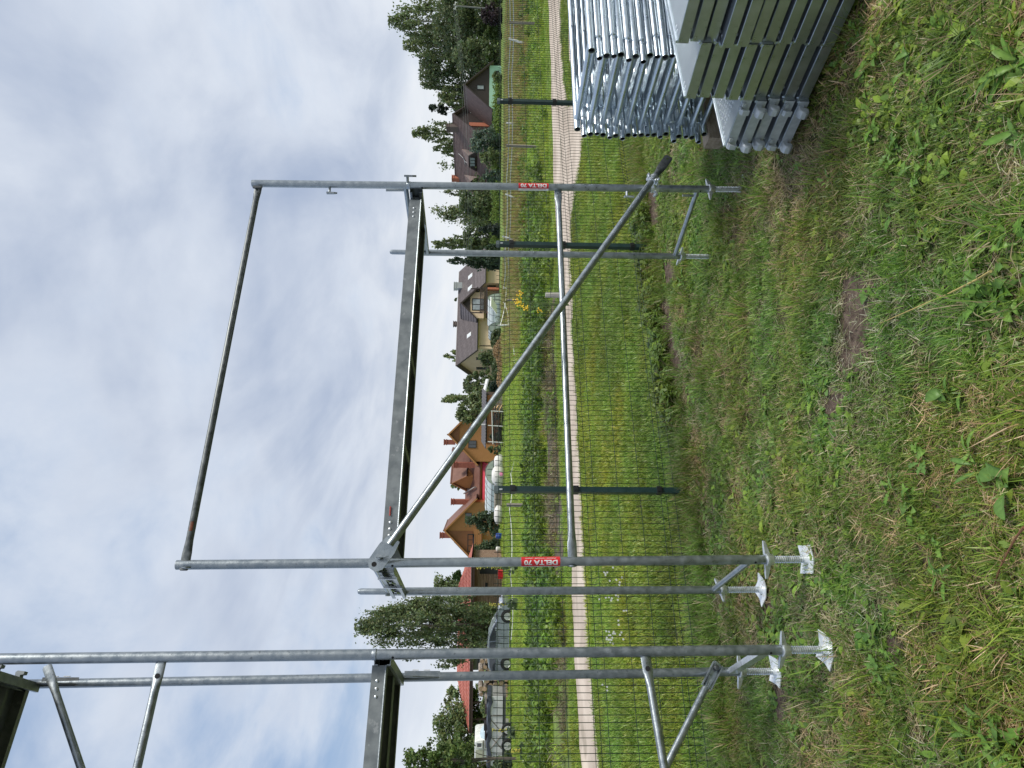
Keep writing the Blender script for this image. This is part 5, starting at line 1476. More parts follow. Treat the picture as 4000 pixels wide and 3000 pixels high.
for k, (x, y, Y) in enumerate(ends):
    a = up1 + V((-.55 + k * .36, 0, .05 - .35 * (k % 2))); b = P(x - 15 * 0 + k * 0, y, Y); o = []
    b = P(1797 + k * 8, 420, 119); b2 = P(1812 + k * 9, 980, 116)
    for i in range(15):
        t = i / 14; o.append(a.lerp(b2, t) - UP * (.9 * 4 * t * (1 - t)))
    MB().poly(o, .018, 4).build('wire', wire_m, wl_)
# ------------------------------------------------------------------ trees
tree_leaf = leafmat('tree_leaf', .34, rough=.6)
bark_m = mk('tree_bark', (.075, .062, .05), .9, col2=(.14, .12, .10), scale=6, stretch=(4, 4, 1))
birch_m = mk('birch_bark', (.30, .29, .27), .8, col2=(.50, .49, .46), scale=5, stretch=(1, 1, 6))
def leaf_quads(cen, size, r_, droop=0.0, asp=1.7):
    n = len(cen)
    d = r_.normal(size=(n, 3)); d[:, 2] -= droop; d /= np.linalg.norm(d, axis=1)[:, None]
    w = np.cross(d, r_.normal(size=(n, 3))); w /= np.linalg.norm(w, axis=1)[:, None]
    s = size * r_.uniform(.6, 1.3, n)[:, None]
    d, w = d * s * asp * .5, w * s * .5
    return np.stack([cen - d, cen - d * .1 + w, cen + d, cen - d * .1 - w], 1)
def tree(name, c, Ht, R, label, shape='round', n=5000, leaf=.3, col=(.055, .085, .03), seed=0, cat='tree', group=None, trunk=True, base=.12, droop=.0, clumps=60, tight=.35, barkm=None, lean=0.):
    r_ = np.random.default_rng(seed + 100); c = V((c.x, c.y, 0))
    t = thing(name, c, label, cat, group)
    # clump centres through the crown volume
    h = r_.uniform(base, 1, clumps) if shape != 'cone' else 1 - (1 - base) * np.sqrt(r_.uniform(0, 1, clumps))
    if shape == 'round': prof = np.sin(PI * np.clip((h - base) / (1 - base) * .92 + .06, 0, 1)) ** .6
    elif shape == 'ovoid': prof = np.sin(PI * np.clip((h - base) / (1 - base), 0, 1) ** .75) ** .8 + .06
    elif shape == 'cone': prof = (1 - (h - base) / (1 - base)) ** .85 + .05
    elif shape == 'open': prof = r_.uniform(.35, 1, clumps) * (1.05 - .55 * h)
    elif shape == 'column': prof = np.full(clumps, 1.0) * np.clip((1 - h) * 5, .15, 1) ** .5
    a = r_.uniform(0, 2 * PI, clumps); rr = np.sqrt(r_.uniform(.05, 1, clumps)) * prof * R * (1 + .25 * np.sin(3 * a + seed))
    cc = np.stack([rr * np.cos(a), rr * np.sin(a), h * Ht], 1); cc[:, 0] += lean * cc[:, 2]
    # scatter leaves about the clumps, stretched down where the twigs hang
    k = r_.integers(0, clumps, n); cs = R * tight * r_.uniform(.5, 1.2, clumps)
    p = r_.normal(size=(n, 3)); p /= np.linalg.norm(p, axis=1)[:, None]; p *= (r_.uniform(0, 1, n) ** .75 * np.where(r_.random(n) < .22, 1.65, 1.0))[:, None]
    st = np.array([1, 1, .75 + max(droop, 0) * 1.7]) * (np.array([.72, .72, 1]) if droop > .5 else 1)
    pts = cc[k] + p * cs[k][:, None] * st
    if droop: pts[:, 2] -= droop * .2 * R * r_.uniform(0, 1, n) ** 2
    pts[:, 2] = np.maximum(pts[:, 2], .02 * Ht); pts[:, 2] = np.minimum(pts[:, 2], Ht * 1.03)
    leaf_ = leaf * .8
    q = leaf_quads(pts + np.array([c.x, c.y, 0]), leaf_, r_, droop * 1.5)
    hue = r_.uniform(.75, 1.3, clumps)[k]; tone = np.array(col)[None] * (hue * r_.uniform(.75, 1.25, n))[:, None]
    tone[:, 0] *= r_.uniform(.85, 1.25, n); tone[:, 2] *= r_.uniform(.7, 1.3, n)
    cr = quads_mesh('crown', q, tone, tree_leaf, t)
    if trunk:
        m = MB(); bm_ = barkm or bark_m; tr = max(.05, Ht * .014)
        top = c + V((lean * Ht * .8, 0, Ht * .82))
        m.poly([c + V((0, 0, -.1)), c.lerp(top, .3) + V((tr * .6, 0, 0)), c.lerp(top, .65) - V((tr * .5, 0, 0)), top], [tr, tr * .8, tr * .5, tr * .15], 7)
        for i in range(min(16, clumps)):
            j = int(r_.integers(0, clumps)); e = V(cc[j]) + c; z0 = max(.18, h[j] - .22) * Ht * .8
            s0 = c.lerp(top, min(1, z0 / (Ht * .82))); m.poly([s0, s0.lerp(e, .5) + UP * .04 * Ht * (1 - droop), e], [tr * .4, tr * .22, tr * .06], 5)
        m.build('trunk', bm_, t)
    return t
def at(y, Y):                                                # foot of something standing at picture row y
    p = P(1950, y, Y); return V((p.x, Y, 0))
def hgt(x, y, Y): return P(x, y, Y).z
def T(name, y, top, hw, Y, label, **k):
    tree(name, at(y, Y), hgt(top, y, Y), hw * Y / F, label, seed=int(y) % 97 + 3, **k)
dk_ = (.115, .160, .075); md_ = (.175, .230, .105); lt_ = (.22, .28, .125); bl_ = (.12, .175, .13)
bk = dict(droop=.9, tight=.24)
T('birch_tree', -60, 1555, 130, 150, 'broad drooping birch at the very right edge of the wood', shape='ovoid', n=7000, leaf=.42, col=md_, clumps=110, **bk)
T('birch_tree', 92, 1532, 88, 146, 'tallest birch of the wood, with feathery drooping top', shape='ovoid', n=8000, leaf=.40, col=md_, clumps=120, barkm=birch_m, base=.2, **bk)
T('birch_tree', 190, 1588, 85, 152, 'second tallest feathery birch, left of the tallest one', shape='ovoid', n=7000, leaf=.40, col=md_, clumps=110, barkm=birch_m, base=.2, **bk)
T('broadleaf_tree', 285, 1650, 95, 156, 'dense dark tree rising directly behind the mint and brown gable', shape='round', n=7000, leaf=.45, col=dk_, clumps=100, droop=.3)
T('broadleaf_tree', 120, 1700, 120, 140, 'dark thicket tree at the foot of the tallest birch', shape='round', n=7000, leaf=.45, col=dk_, clumps=100, base=.03)
T('broadleaf_tree', 10, 1740, 110, 137, 'dark low tree behind the power pole', shape='round', n=6000, leaf=.45, col=dk_, clumps=90, base=.02)
T('broadleaf_tree', 235, 1770, 80, 134, 'dark low tree close to the right wall of mint house', shape='round', n=5000, leaf=.42, col=dk_, clumps=80, base=.02)
T('birch_tree', 352, 1652, 42, 158, 'small loose birch with lopsided tip above the ridge of brown gable', shape='open', n=2600, leaf=.42, col=md_, clumps=55, lean=.05, **bk)
T('birch_tree', 385, 1720, 50, 150, 'low birch between the loose birch and the dark pine', shape='round', n=3000, leaf=.42, col=md_, clumps=55, **bk)
T('pine_tree', 425, 1676, 28, 162, 'thin dark pine standing alone above the brown roofs', shape='round', n=3000, leaf=.45, col=(.05, .072, .05), clumps=40, tight=.35, base=.35)
T('broadleaf_tree', 530, 1622, 58, 165, 'tall light-topped tree behind the middle of steep brown roof', shape='ovoid', n=4200, leaf=.45, col=md_, clumps=80, **bk)
T('broadleaf_tree', 580, 1690, 40, 168, 'lower tree leaning left of the light-topped one', shape='round', n=2200, leaf=.45, col=md_, clumps=50, **bk)
T('broadleaf_tree', 650, 1706, 46, 168, 'rounded tree behind the left end of steep brown roof', shape='cone', n=2600, leaf=.45, col=md_, clumps=60, droop=.4)
T('birch_tree', 752, 1712, 40, 150, 'birch just left of the right scaffold post', shape='cone', n=2600, leaf=.4, col=md_, clumps=60, **bk)
T('broadleaf_tree', 833, 1686, 72, 140, 'spreading pointed tree between the two right scaffold posts', shape='cone', n=5600, leaf=.40, col=md_, clumps=100, droop=.3, base=.04)
T('broadleaf_tree', 800, 1800, 85, 136, 'low dense tree at the foot of pointed tree', shape='round', n=4000, leaf=.40, col=dk_, clumps=80, base=.03)
T('broadleaf_tree', 955, 1694, 46, 142, 'ragged tree beside the thin right scaffold leg', shape='open', n=3000, leaf=.42, col=md_, clumps=60, **bk)
T('broadleaf_tree', 930, 1815, 60, 128, 'low dark tree behind the clipped hedge end', shape='round', n=3400, leaf=.40, col=dk_, clumps=60, base=.03)
T('spruce_tree', 1022, 1752, 34, 108, 'dark spruce covering the right end of cream house', shape='cone', n=4200, leaf=.34, col=(.06, .095, .058), clumps=80, droop=.6, base=.03)
T('spruce_tree', 1000, 1800, 36, 106, 'lower dark spruce before the dark spruce by cream house', shape='cone', n=3400, leaf=.34, col=(.062, .10, .06), clumps=70, droop=.6, base=.02)
T('broadleaf_tree', 1172, 1776, 10, 150, 'tiny treetop above the ridge of cream house', shape='round', n=500, leaf=.42, col=md_, clumps=16, base=.5)
T('birch_tree', 1395, 1738, 27, 150, 'single birch top above the left gable of cream house', shape='ovoid', n=1600, leaf=.42, col=lt_, clumps=36, **bk)
T('willow_tree', 1560, 1732, 42, 120, 'pale willow with bent top between cream and orange houses', shape='open', n=3600, leaf=.36, col=lt_, clumps=60, lean=-.03, **bk)
T('broadleaf_tree', 1505, 1815, 48, 110, 'dark rounded tree against the left wall of cream house', shape='round', n=3600, leaf=.36, col=dk_, clumps=70, base=.03)
T('broadleaf_tree', 1620, 1785, 42, 92, 'mid-green tree overlapping the right side of orange house', shape='round', n=4200, leaf=.30, col=md_, clumps=70, base=.03)
T('broadleaf_tree', 1565, 1835, 48, 100, 'low bushy tree behind the plank shed', shape='round', n=3600, leaf=.3, col=md_, clumps=70, base=.02)
T('birch_tree', 1895, 1762, 16, 130, 'little treetop behind the middle of orange house', shape='round', n=900, leaf=.38, col=lt_, clumps=24, base=.4)
T('broadleaf_tree', 2285, 1705, 48, 85, 'loose green tree right of the poplar', shape='open', n=4600, leaf=.26, col=md_, clumps=70, droop=.3, base=.15)
T('broadleaf_tree', 2248, 1772, 30, 82, 'compact dark round tree behind the log wall', shape='round', n=3400, leaf=.22, col=(.05, .10, .03), clumps=60, base=.2)
T('poplar_tree', 2444, 1408, 132, 52, 'tall dark poplar behind the blue-grey car', shape='ovoid', n=23000, leaf=.15, col=(.155, .205, .10), clumps=200, droop=.9, tight=.19, base=.10)
T('broadleaf_tree', 2390, 1500, 60, 53, 'narrower right half of the tall poplar pair, lower than its neighbour', shape='ovoid', n=9000, leaf=.15, col=(.155, .205, .10), clumps=120, droop=.7, tight=.25, base=.10)
T('broadleaf_tree', 2590, 1770, 22, 78, 'small tree top showing between the two left scaffold legs', shape='open', n=1500, leaf=.24, col=md_, clumps=30, base=.3)
T('broadleaf_tree', 2705, 1752, 34, 75, 'rounded tree above the barn roof on its left', shape='round', n=3000, leaf=.24, col=md_, clumps=60, base=.2)
T('broadleaf_tree', 2830, 1700, 105, 62, 'wide dark tree behind the white camper', shape='round', n=11000, leaf=.20, col=(.135, .19, .075), clumps=140, base=.05)
T('broadleaf_tree', 2985, 1690, 100, 60, 'wide dark tree at the left edge behind the camper', shape='round', n=9000, leaf=.20, col=(.135, .19, .075), clumps=120, base=.05)
T('apple_tree', 2965, 1590, 118, 31, 'near apple tree with large leaves at the left edge', shape='open', n=4200, leaf=.115, col=(.125, .19, .06), clumps=100, tight=.2, base=.42)
T('pine_shrub', 2035, 1822, 46, 76, 'bushy dark pine before the ochre wall of orange house', cat='shrub', shape='cone', n=5200, leaf=.20, col=(.08, .12, .065), clumps=70, droop=-.3, base=.05)
T('fir_shrub', 2140, 1850, 40, 72, 'young fir below the wooden balcony', cat='shrub', shape='cone', n=4200, leaf=.18, col=(.085, .125, .065), clumps=60, base=.03)
T('shrub', 2178, 1870, 24, 71, 'dark shrub beside the young fir near the labelled post', cat='shrub', shape='round', n=2200, leaf=.18, col=dk_, clumps=40, base=.03)
T('conifer_shrub', 555, 1838, 52, 112, 'blue-green spreading conifer before the steep brown roof', cat='shrub', shape='round', n=5200, leaf=.28, col=bl_, clumps=80, base=.03)
T('shrub', 615, 1876, 34, 110, 'green shrub below the hipped dormer window', cat='shrub', shape='round', n=2800, leaf=.26, col=md_, clumps=60, base=.03)
T('shrub', 690, 1890, 26, 110, 'greyish shrub under the left end of brown roof', cat='shrub', shape='round', n=2000, leaf=.26, col=bl_, clumps=44, base=.03)
T('shrub', 300, 1925, 18, 112, 'leafy shrub in front of the mint wall', cat='shrub', shape='round', n=1200, leaf=.24, col=md_, clumps=30, base=.03)
T('spruce_shrub', 895, 1868, 24, 112, 'small silvery spruce behind the hedge end', cat='shrub', shape='cone', n=2200, leaf=.24, col=(.06, .085, .07), clumps=50, base=.03)
T('purple_shrub', 62, 1884, 36, 118, 'dark purple-brown shrub at the foot of power pole', cat='shrub', shape='round', n=2600, leaf=.3, col=(.045, .034, .040), clumps=50, base=.02)
T('shrub', 130, 1895, 30, 120, 'yellow-green bush left of the purple shrub', cat='shrub', shape='round', n=2400, leaf=.3, col=(.07, .11, .035), clumps=50, base=.02)
T('shrub', -5, 1905, 34, 120, 'green bush at the right picture edge below the wood', cat='shrub', shape='round', n=2200, leaf=.3, col=md_, clumps=50, base=.02)
T('fruit_tree', 1398, 1872, 40, 100, 'small fruit tree before the two tall windows of cream house', shape='open', n=1700, leaf=.24, col=dk_, clumps=40, base=.12)
T('clipped_shrub', 1222, 1910, 24, 98, 'pointed light-green clipped bush between the two greenhouses', cat='shrub', shape='cone', n=2600, leaf=.18, col=(.085, .14, .03), clumps=60, base=.0, trunk=False)
T('shrub', 1330, 1920, 40, 92, 'low dark bush left of the small arched greenhouse', cat='shrub', shape='round', n=3200, leaf=.22, col=dk_, clumps=60, base=.0)
T('shrub', 1440, 1925, 44, 92, 'low dark bush behind the straw heap', cat='shrub', shape='round', n=3200, leaf=.22, col=dk_, clumps=60, base=.0)
T('shrub', 1520, 1915, 36, 90, 'bush under the pale lean-to roof', cat='shrub', shape='round', n=2800, leaf=.22, col=(.03, .055, .035), clumps=60, base=.0)
T('shrub', 1705, 1915, 18, 80, 'thin grey-green bush against the plank shed', cat='shrub', shape='round', n=1300, leaf=.16, col=(.075, .10, .05), clumps=30, base=.0)
T('shrub', 1755, 1908, 16, 78, 'dark green shrub at the left corner of plank shed', cat='shrub', shape='round', n=1300, leaf=.16, col=dk_, clumps=30, base=.0)
T('shrub', 2760, 1880, 40, 56, 'green bush under the porch of the barn', cat='shrub', shape='round', n=3600, leaf=.16, col=md_, clumps=60, base=.0)
T('shrub', 2985, 1930, 40, 36, 'dark bush hiding the left end of the white trailer', cat='shrub', shape='round', n=3000, leaf=.11, col=dk_, clumps=60, base=.0)
# clipped hedge of thujas before the brown house: one plant each
th_cols = (.20, .30, .075)
hp = None
ORD = 'first second third fourth fifth sixth seventh eighth ninth tenth eleventh twelfth thirteenth fourteenth fifteenth sixteenth seventeenth eighteenth nineteenth twentieth twenty-first twenty-second twenty-third twenty-fourth twenty-fifth last'.split()
for k in range(26):
    y = 318 + k * 25.5
    Y = 116 - .10 * k
    p = at(y, Y); hh = (1.66 - (1916 - 1904) * 0) 
    top = 1922 - 5 * math.sin(k * 1.3) - (6 if k % 3 == 0 else 0) + (12 if k < 3 else 0)
    if hp is None:
        tree('thuja', p, 1.95, .78, 'first thuja of the clipped garden hedge, at the mint wall', 'cone', 900, .17, th_cols, 5, 'shrub', 'thujas of the garden hedge', False, .0, .3, 40, .45)
        hp = COL.objects['thuja']
        hp.scale = (1, 1, 1)
    else:
        o = dup(hp, (p.x, p.y, 0), (0, 0, random.uniform(0, 6)), ORD[k] + ' thuja of the clipped garden hedge, counted from the mint wall')
        s = random.uniform(.9, 1.15); o.scale = (1.15, 1.15, s)

# ------------------------------------------------------------------ scattered ground plants
grass_leaf = leafmat('grass_blade', .35, inst=True, rough=.36)
weed_leaf = leafmat('weed_leaf', .28, inst=False, rough=.42)
def hidden_collection(name, objs):
    c = bpy.data.collections.new(name)
    for o in objs:
        for u in list(o.users_collection): u.objects.unlink(o)
        c.objects.link(o)
    return c
def tuft(name, n, L0, L1, w, spread, lie, cols, seed, bend=.6):
    """a tuft of curved tapering blades; colour per blade"""
    r_ = np.random.default_rng(seed); vs_, fs, ts = [], [], []
    for i in range(n):
        a = r_.uniform(0, 2 * PI); L = r_.uniform(L0, L1); t = r_.uniform(*lie)      # t: lean from upright
        rad = spread * math.sqrt(r_.uniform(0, 1)); b = r_.uniform(0, 2 * PI)
        p = np.array([rad * math.cos(b), rad * math.sin(b), 0.0]); ca, sa = math.cos(a), math.sin(a)
        side = np.array([-sa, ca, 0]) * w * r_.uniform(.7, 1.3) * .5; c = cols[r_.integers(len(cols))] * r_.uniform(.75, 1.25)
        base = len(vs_); K = 3
        for k in range(K + 1):
            ww = side * (1 - .25 * k / K) if k < K else side * .08
            vs_ += [p - ww, p + ww]; ts += [c, c]
            ang = t + bend * r_.uniform(.3, 1.3) * (k + .5) / K
            p = p + np.array([math.sin(ang) * ca, math.sin(ang) * sa, math.cos(ang)]) * L / K
            p[2] = max(p[2], .004)
        for k in range(K): fs.append((base + 2 * k, base + 2 * k + 1, base + 2 * k + 3, base + 2 * k + 2))
    me = bpy.data.meshes.new(name); me.from_pydata([tuple(v) for v in vs_], [], fs)
    at_ = me.attributes.new('tone', 'FLOAT_COLOR', 'POINT')
    at_.data.foreach_set('color', np.concatenate([np.array(ts), np.ones((len(ts), 1))], 1).astype(np.float32).ravel())
    me.materials.append(grass_leaf); me.update()
    o = bpy.data.objects.new(name, me); COL.objects.link(o); return o
def leafy(name, n, L0, L1, asp, spread, lie, cols, seed, up=0.0):
    """a low clump of broad leaves"""
    r_ = np.random.default_rng(seed); vs_, fs, ts = [], [], []
    for i in range(n):
        a = r_.uniform(0, 2 * PI); L = r_.uniform(L0, L1); t = r_.uniform(*lie); rad = spread * math.sqrt(r_.uniform(0, 1)); b = r_.uniform(0, 2 * PI)
        p = np.array([rad * math.cos(b), rad * math.sin(b), up * r_.uniform(0, 1) ** .7]); ca, sa = math.cos(a), math.sin(a)
        side = np.array([-sa, ca, r_.uniform(-.4, .4)]); c = cols[r_.integers(len(cols))] * r_.uniform(.75, 1.25); base = len(vs_)
        for k, wd in enumerate((.12, .8, 1.0, .55, .03)):
            ww = side * wd * L * asp * .5; vs_ += [p - ww, p + ww]; ts += [c, c]
            ang = t + .35 * k; p = p + np.array([math.sin(ang) * ca, math.sin(ang) * sa, math.cos(ang)]) * L / 4; p[2] = max(p[2], .006)
        for k in range(4): fs.append((base + 2 * k, base + 2 * k + 1, base + 2 * k + 3, base + 2 * k + 2))
        if up and i % 4 == 0:
            b2 = len(vs_); q = vs_[base]; vs_ += [np.array([q[0] * .3 - .003, q[1] * .3, 0]), np.array([q[0] * .3 + .003, q[1] * .3, 0]), q + .002, q - .002]; ts += [c] * 4; fs.append((b2, b2 + 1, b2 + 2, b2 + 3))
    me = bpy.data.meshes.new(name); me.from_pydata([tuple(v) for v in vs_], [], fs)
    at_ = me.attributes.new('tone', 'FLOAT_COLOR', 'POINT')
    at_.data.foreach_set('color', np.concatenate([np.array(ts), np.ones((len(ts), 1))], 1).astype(np.float32).ravel())
    me.materials.append(grass_leaf); me.update()
    o = bpy.data.objects.new(name, me); COL.objects.link(o); return o
_gn = None
def scatter_group(coll):
    ng = bpy.data.node_groups.new('scatter_' + coll.name, 'GeometryNodeTree')
    ng.interface.new_socket('Geometry', in_out='INPUT', socket_type='NodeSocketGeometry'); ng.interface.new_socket('Geometry', in_out='OUTPUT', socket_type='NodeSocketGeometry')
    N, L = ng.nodes, ng.links; gi, go = N.new('NodeGroupInput'), N.new('NodeGroupOutput')
    ins = N.new('GeometryNodeInstanceOnPoints'); ci = N.new('GeometryNodeCollectionInfo'); ci.inputs['Collection'].default_value = coll
    ci.inputs['Separate Children'].default_value = True; ci.inputs['Reset Children'].default_value = True
    def attr(nm, ty):
        a = N.new('GeometryNodeInputNamedAttribute'); a.data_type = ty; a.inputs['Name'].default_value = nm; return a.outputs['Attribute']
    ins.inputs['Pick Instance'].default_value = True
    L.new(gi.outputs[0], ins.inputs['Points']); L.new(ci.outputs[0], ins.inputs['Instance'])
    L.new(attr('pick', 'INT'), ins.inputs['Instance Index'])
    e = N.new('FunctionNodeEulerToRotation'); L.new(attr('turn', 'FLOAT_VECTOR'), e.inputs[0]); L.new(e.outputs[0], ins.inputs['Rotation'])
    L.new(attr('size', 'FLOAT_VECTOR'), ins.inputs['Scale'])
    L.new(ins.outputs[0], go.inputs[0]); return ng
def scatter(name, pts, coll, size, tint, label, tilt=.12):
    n = len(pts); me = bpy.data.meshes.new(name); me.vertices.add(n)
    me.vertices.foreach_set('co', pts.astype(np.float32).ravel())
    def A(nm, ty, ar, key):
        a = me.attributes.new(nm, ty, 'POINT'); a.data.foreach_set(key, ar)
    A('pick', 'INT', rng.integers(0, len(coll.objects), n).astype(np.int32), 'value')
    tr = np.stack([rng.normal(0, tilt, n), rng.normal(0, tilt, n), rng.uniform(0, 2 * PI, n)], 1); A('turn', 'FLOAT_VECTOR', tr.astype(np.float32).ravel(), 'vector')
    sz = size[:, None] * np.stack([np.ones(n), np.ones(n), rng.uniform(.75, 1.25, n)], 1) if size.ndim == 1 else size
    A('size', 'FLOAT_VECTOR', sz.astype(np.float32).ravel(), 'vector'); A('tint', 'FLOAT_VECTOR', tint.astype(np.float32).ravel(), 'vector')
    me.materials.append(grass_leaf); me.update()
    o = bpy.data.objects.new(name, me); COL.objects.link(o)
    md = o.modifiers.new('scatter', 'NODES'); md.node_group = scatter_group(coll)
    tag(o, label, kind='stuff'); return o
g1, g2_, g3, g4 = np.array([.125, .215, .028]), np.array([.19, .285, .042]), np.array([.265, .315, .065]), np.array([.145, .23, .055])
s1, s2, s3 = np.array([.52, .42, .25]), np.array([.40, .31, .17]), np.array([.64, .55, .37])
green_set = [g1, g2_, g2_, g3, g4]; mixed_set = [g1, g2_, g3, g3, s2, s1, s2 * .7]; dry_set = [s1, s2, s3, s2 * .6, s2, g3 * .9]
lawn_c = hidden_collection('lawn_tufts', [tuft('lawn_tuft', 30, .025, .068, .0036, .05, (.2, 1.2), green_set, s) for s in range(5)] + [tuft('lawn_tuft', 30, .025, .065, .0034, .055, (.5, 1.4), mixed_set, s + 20) for s in range(4)])
dry_c = hidden_collection('dry_tufts', [tuft('dry_tuft', 30, .025, .085, .003, .06, (1.0, 1.6), dry_set, s + 40, .25) for s in range(5)])
clover_c = hidden_collection('leafy_tufts', [leafy('leafy_tuft', 12, .022, .045, .55, .05, (.7, 1.4), [g2_ * .9, g4 * 1.1, np.array([.10, .19, .035])], s + 60) for s in range(4)] + [leafy('leafy_tuft', 7, .03, .07, .34, .03, (.8, 1.35), [g2_, np.array([.11, .20, .04])], s + 70) for s in range(4)])
long_c = hidden_collection('long_tufts', [tuft('long_tuft', 34, .10, .26, .006, .08, (.1, .9), [g1, g2_, g4, g2_ * 1.1, s2 * .8], s + 80, .9) for s in range(5)])
edge_c = hidden_collection('edge_weeds', [leafy('edge_weed', 16, .06, .13, .42, .07, (.4, 1.3), [g1 * .8, g4 * .85, g2_ * .9], s + 90, .12) for s in range(4)])
field_c = hidden_collection('field_clumps', [leafy('field_clump', 34, .10, .22, .40, .22, (.2, 1.2), [g1 * .75, g4 * .8, g2_ * .8, g1], s + 110, .30) for s in range(4)])
turf_c = hidden_collection('turf_clumps', [tuft('turf_clump', 46, .06, .16, .012, .17, (.2, 1.2), [g1 * 1.1, g2_, g2_, g3], s + 130) for s in range(4)])
reed_c = hidden_collection('meadow_clumps', [tuft('meadow_clump', 40, .18, .45, .014, .22, (.05, .6), [np.array([.34, .20, .09]), np.array([.38, .26, .12]), np.array([.22, .24, .07]), s2, g3, g2_], s + 150, .5) for s in range(4)])

def in_view(x, y, m=.35): return (np.abs(x) < .58 * y + .5 + m)
def sample(n, y0, y1, pw=1.0):
    """points over the strip of ground the photo could see, near ones as dense as far ones"""
    y = np.sqrt(rng.uniform(y0 ** 2, y1 ** 2, int(n))) if pw == 1 else (rng.uniform(y0 ** pw, y1 ** pw, int(n))) ** (1 / pw)
    x = rng.uniform(-1, 1, int(n)) * (.60 * y + .9)
    return x, y
def pts3(x, y, dz=0.0): return np.stack([x, y, gz(x, y) + dz], 1)
fd = (f2 - f1).normalized(); fnv = V((-fd.y, fd.x, 0))
def fence_s(x, y): return (x - f1.x) * fnv.x + (y - f1.y) * fnv.y
def tint_of(x, y, amt=.35, k=2): 
    a = vnoise(x, y, 1.7, k); b = vnoise(x, y, .6, k + 1); c = vnoise(x, y, 6.0, k + 2)
    v = .72 + amt * (a - .5) + amt * (b - .5) + .35 * (c - .5) + .3
    warm = 1 + .35 * (vnoise(x, y, 2.3, 5) - .5)
    return np.stack([v * warm, v, v * (2 - warm) * .5 + v * .5], 1)
dryness = lambda x, y: np.clip(.62 * vnoise(x, y, 1.5, 3) + .38 * vnoise(x, y, 4.5, 4) + np.clip((3.7 - y) * .09, -.10, .17), 0, 1)
# lawn between the viewer and the fence
x, y = sample(36000, 1.75, 9.6, 1.25)
k = (fence_s(x, y) < .25) & ~in_soil(x, y); x, y = x[k], y[k]
dr = dryness(x, y); keep = rng.random(len(x)) > np.clip((dr - .42) * 2.8, 0, .85); xg, yg = x[keep], y[keep]
scatter('lawn_grass', pts3(xg, yg), lawn_c, rng.uniform(.62, 1.1, len(xg)), tint_of(xg, yg) * np.array([[.86, .97, .95]]), 'short mown lawn grass around the scaffold feet')
x, y = sample(15000, 1.75, 9.2, 1.25); k = (fence_s(x, y) < .15); x, y = x[k], y[k]
dr = dryness(x, y); keep = rng.random(len(x)) < np.clip((dr - .26) * 2.8, .15, 1) * np.where(in_soil(x, y), .18, 1); x, y = x[keep], y[keep]
scatter('dry_grass', pts3(x, y, .002), dry_c, rng.uniform(.7, 1.3, len(x)), tint_of(x, y, .3, 4), 'dry straw-coloured cuttings lying in the lawn')
x, y = sample(13000, 1.8, 9.2, 1.2); k = (fence_s(x, y) < .2) & ~in_soil(x, y); x, y = x[k], y[k]
keep = rng.random(len(x)) < np.clip((vnoise(x, y, 1.1, 6) - .42 + .05 * np.clip(x, -1, 1.3)) * 2.4 + .06, .04, .85); x, y = x[keep], y[keep]
scatter('lawn_weeds', pts3(x, y, .004), clover_c, rng.uniform(.7, 1.4, len(x)), tint_of(x, y, .4, 1) * 1.05, 'clover and small broad-leaved weeds in the lawn')
x, y = sample(900, 1.9, 9.0, 1.3); k = (fence_s(x, y) < .0) & ~in_soil(x, y) & (vnoise(x, y, .9, 7) > .48); x, y = x[k], y[k]
scatter('long_grass', pts3(x, y), long_c, rng.uniform(.45, .85, len(x)), tint_of(x, y), 'scattered longer grass tufts in the lawn')
# long grass and weeds along the foot of the fence
def along(n, s0, s1, lo=-.30, hi=.18):
    t = rng.uniform(s0, s1, n); o = rng.uniform(lo, hi, n); return f1.x + fd.x * t + fnv.x * o, f1.y + fd.y * t + fnv.y * o
x, y = along(1500, -3.4, 7.5); k = ~in_soil(x, y) | (rng.random(len(x)) < .25); x, y = x[k], y[k]
scatter('fence_grass', pts3(x, y), long_c, rng.uniform(.35, .8, len(x)), tint_of(x, y) * 1.05, 'long uncut grass along the foot of the wire fence')
x, y = along(230, .6, 3.1, -.2, .24); scatter('fence_weeds', pts3(x, y), edge_c, rng.uniform(.3, .9, len(x)), tint_of(x, y) * 1.1, 'dark leafy weeds along the foot of the wire fence')
# verge between fence and track
on_road = lambda x, y: inside(ROAD, x, y)
x, y = sample(30000, 4.5, 17.5, 1.6); k = (fence_s(x, y) > .15) & ~on_road(x, y) & (road_s(x, y) < 1.2); x, y = x[k], y[k]
yl = np.clip((vnoise(x, y, .8, 3) - .4) * 2, 0, 1)[:, None]
scatter('verge_grass', pts3(x, y), turf_c, rng.uniform(.38, .75, len(x)), tint_of(x, y) * 1.10 * (1 - yl) + tint_of(x, y) * 1.1 * np.array([[1.25, 1.08, .9]]) * yl, 'mown grass verge between wire fence and gravel track')
# field beyond the track
x, y = sample(30000, 9, 40, 1.7); s = road_s(x, y); k = (s > .0) & ~on_road(x, y); x, y, s = x[k], y[k], s[k]
leafz = np.clip((s - 1.0) / 1.2, 0, 1) * np.clip((12.3 - s) / 2.2, 0, 1) * np.clip((9 - x) / 6, .1, 1)
tilled = (s > 1.1) & (s < 5.2) & (x < 2.6) & (vnoise(x, y, .5, 5) > .30)
pk = rng.random(len(x)); a = (pk < leafz * .36) & ~tilled
scatter('field_weeds', pts3(x[a], y[a]), field_c, rng.uniform(.45, 1.15, a.sum()), tint_of(x[a], y[a], .6) * (1 + .5 * (vnoise(x[a], y[a], .45, 1)[:, None] - .4) * np.array([[1.3, .7, .3]])), 'leafy wild weeds in the strip beyond the gravel track')
a = ~(pk < leafz * .36) & (~tilled | (pk > .95)); xa, ya = x[a], y[a]; low_g = np.where(s[a] < 1.6, .45, 1.0)
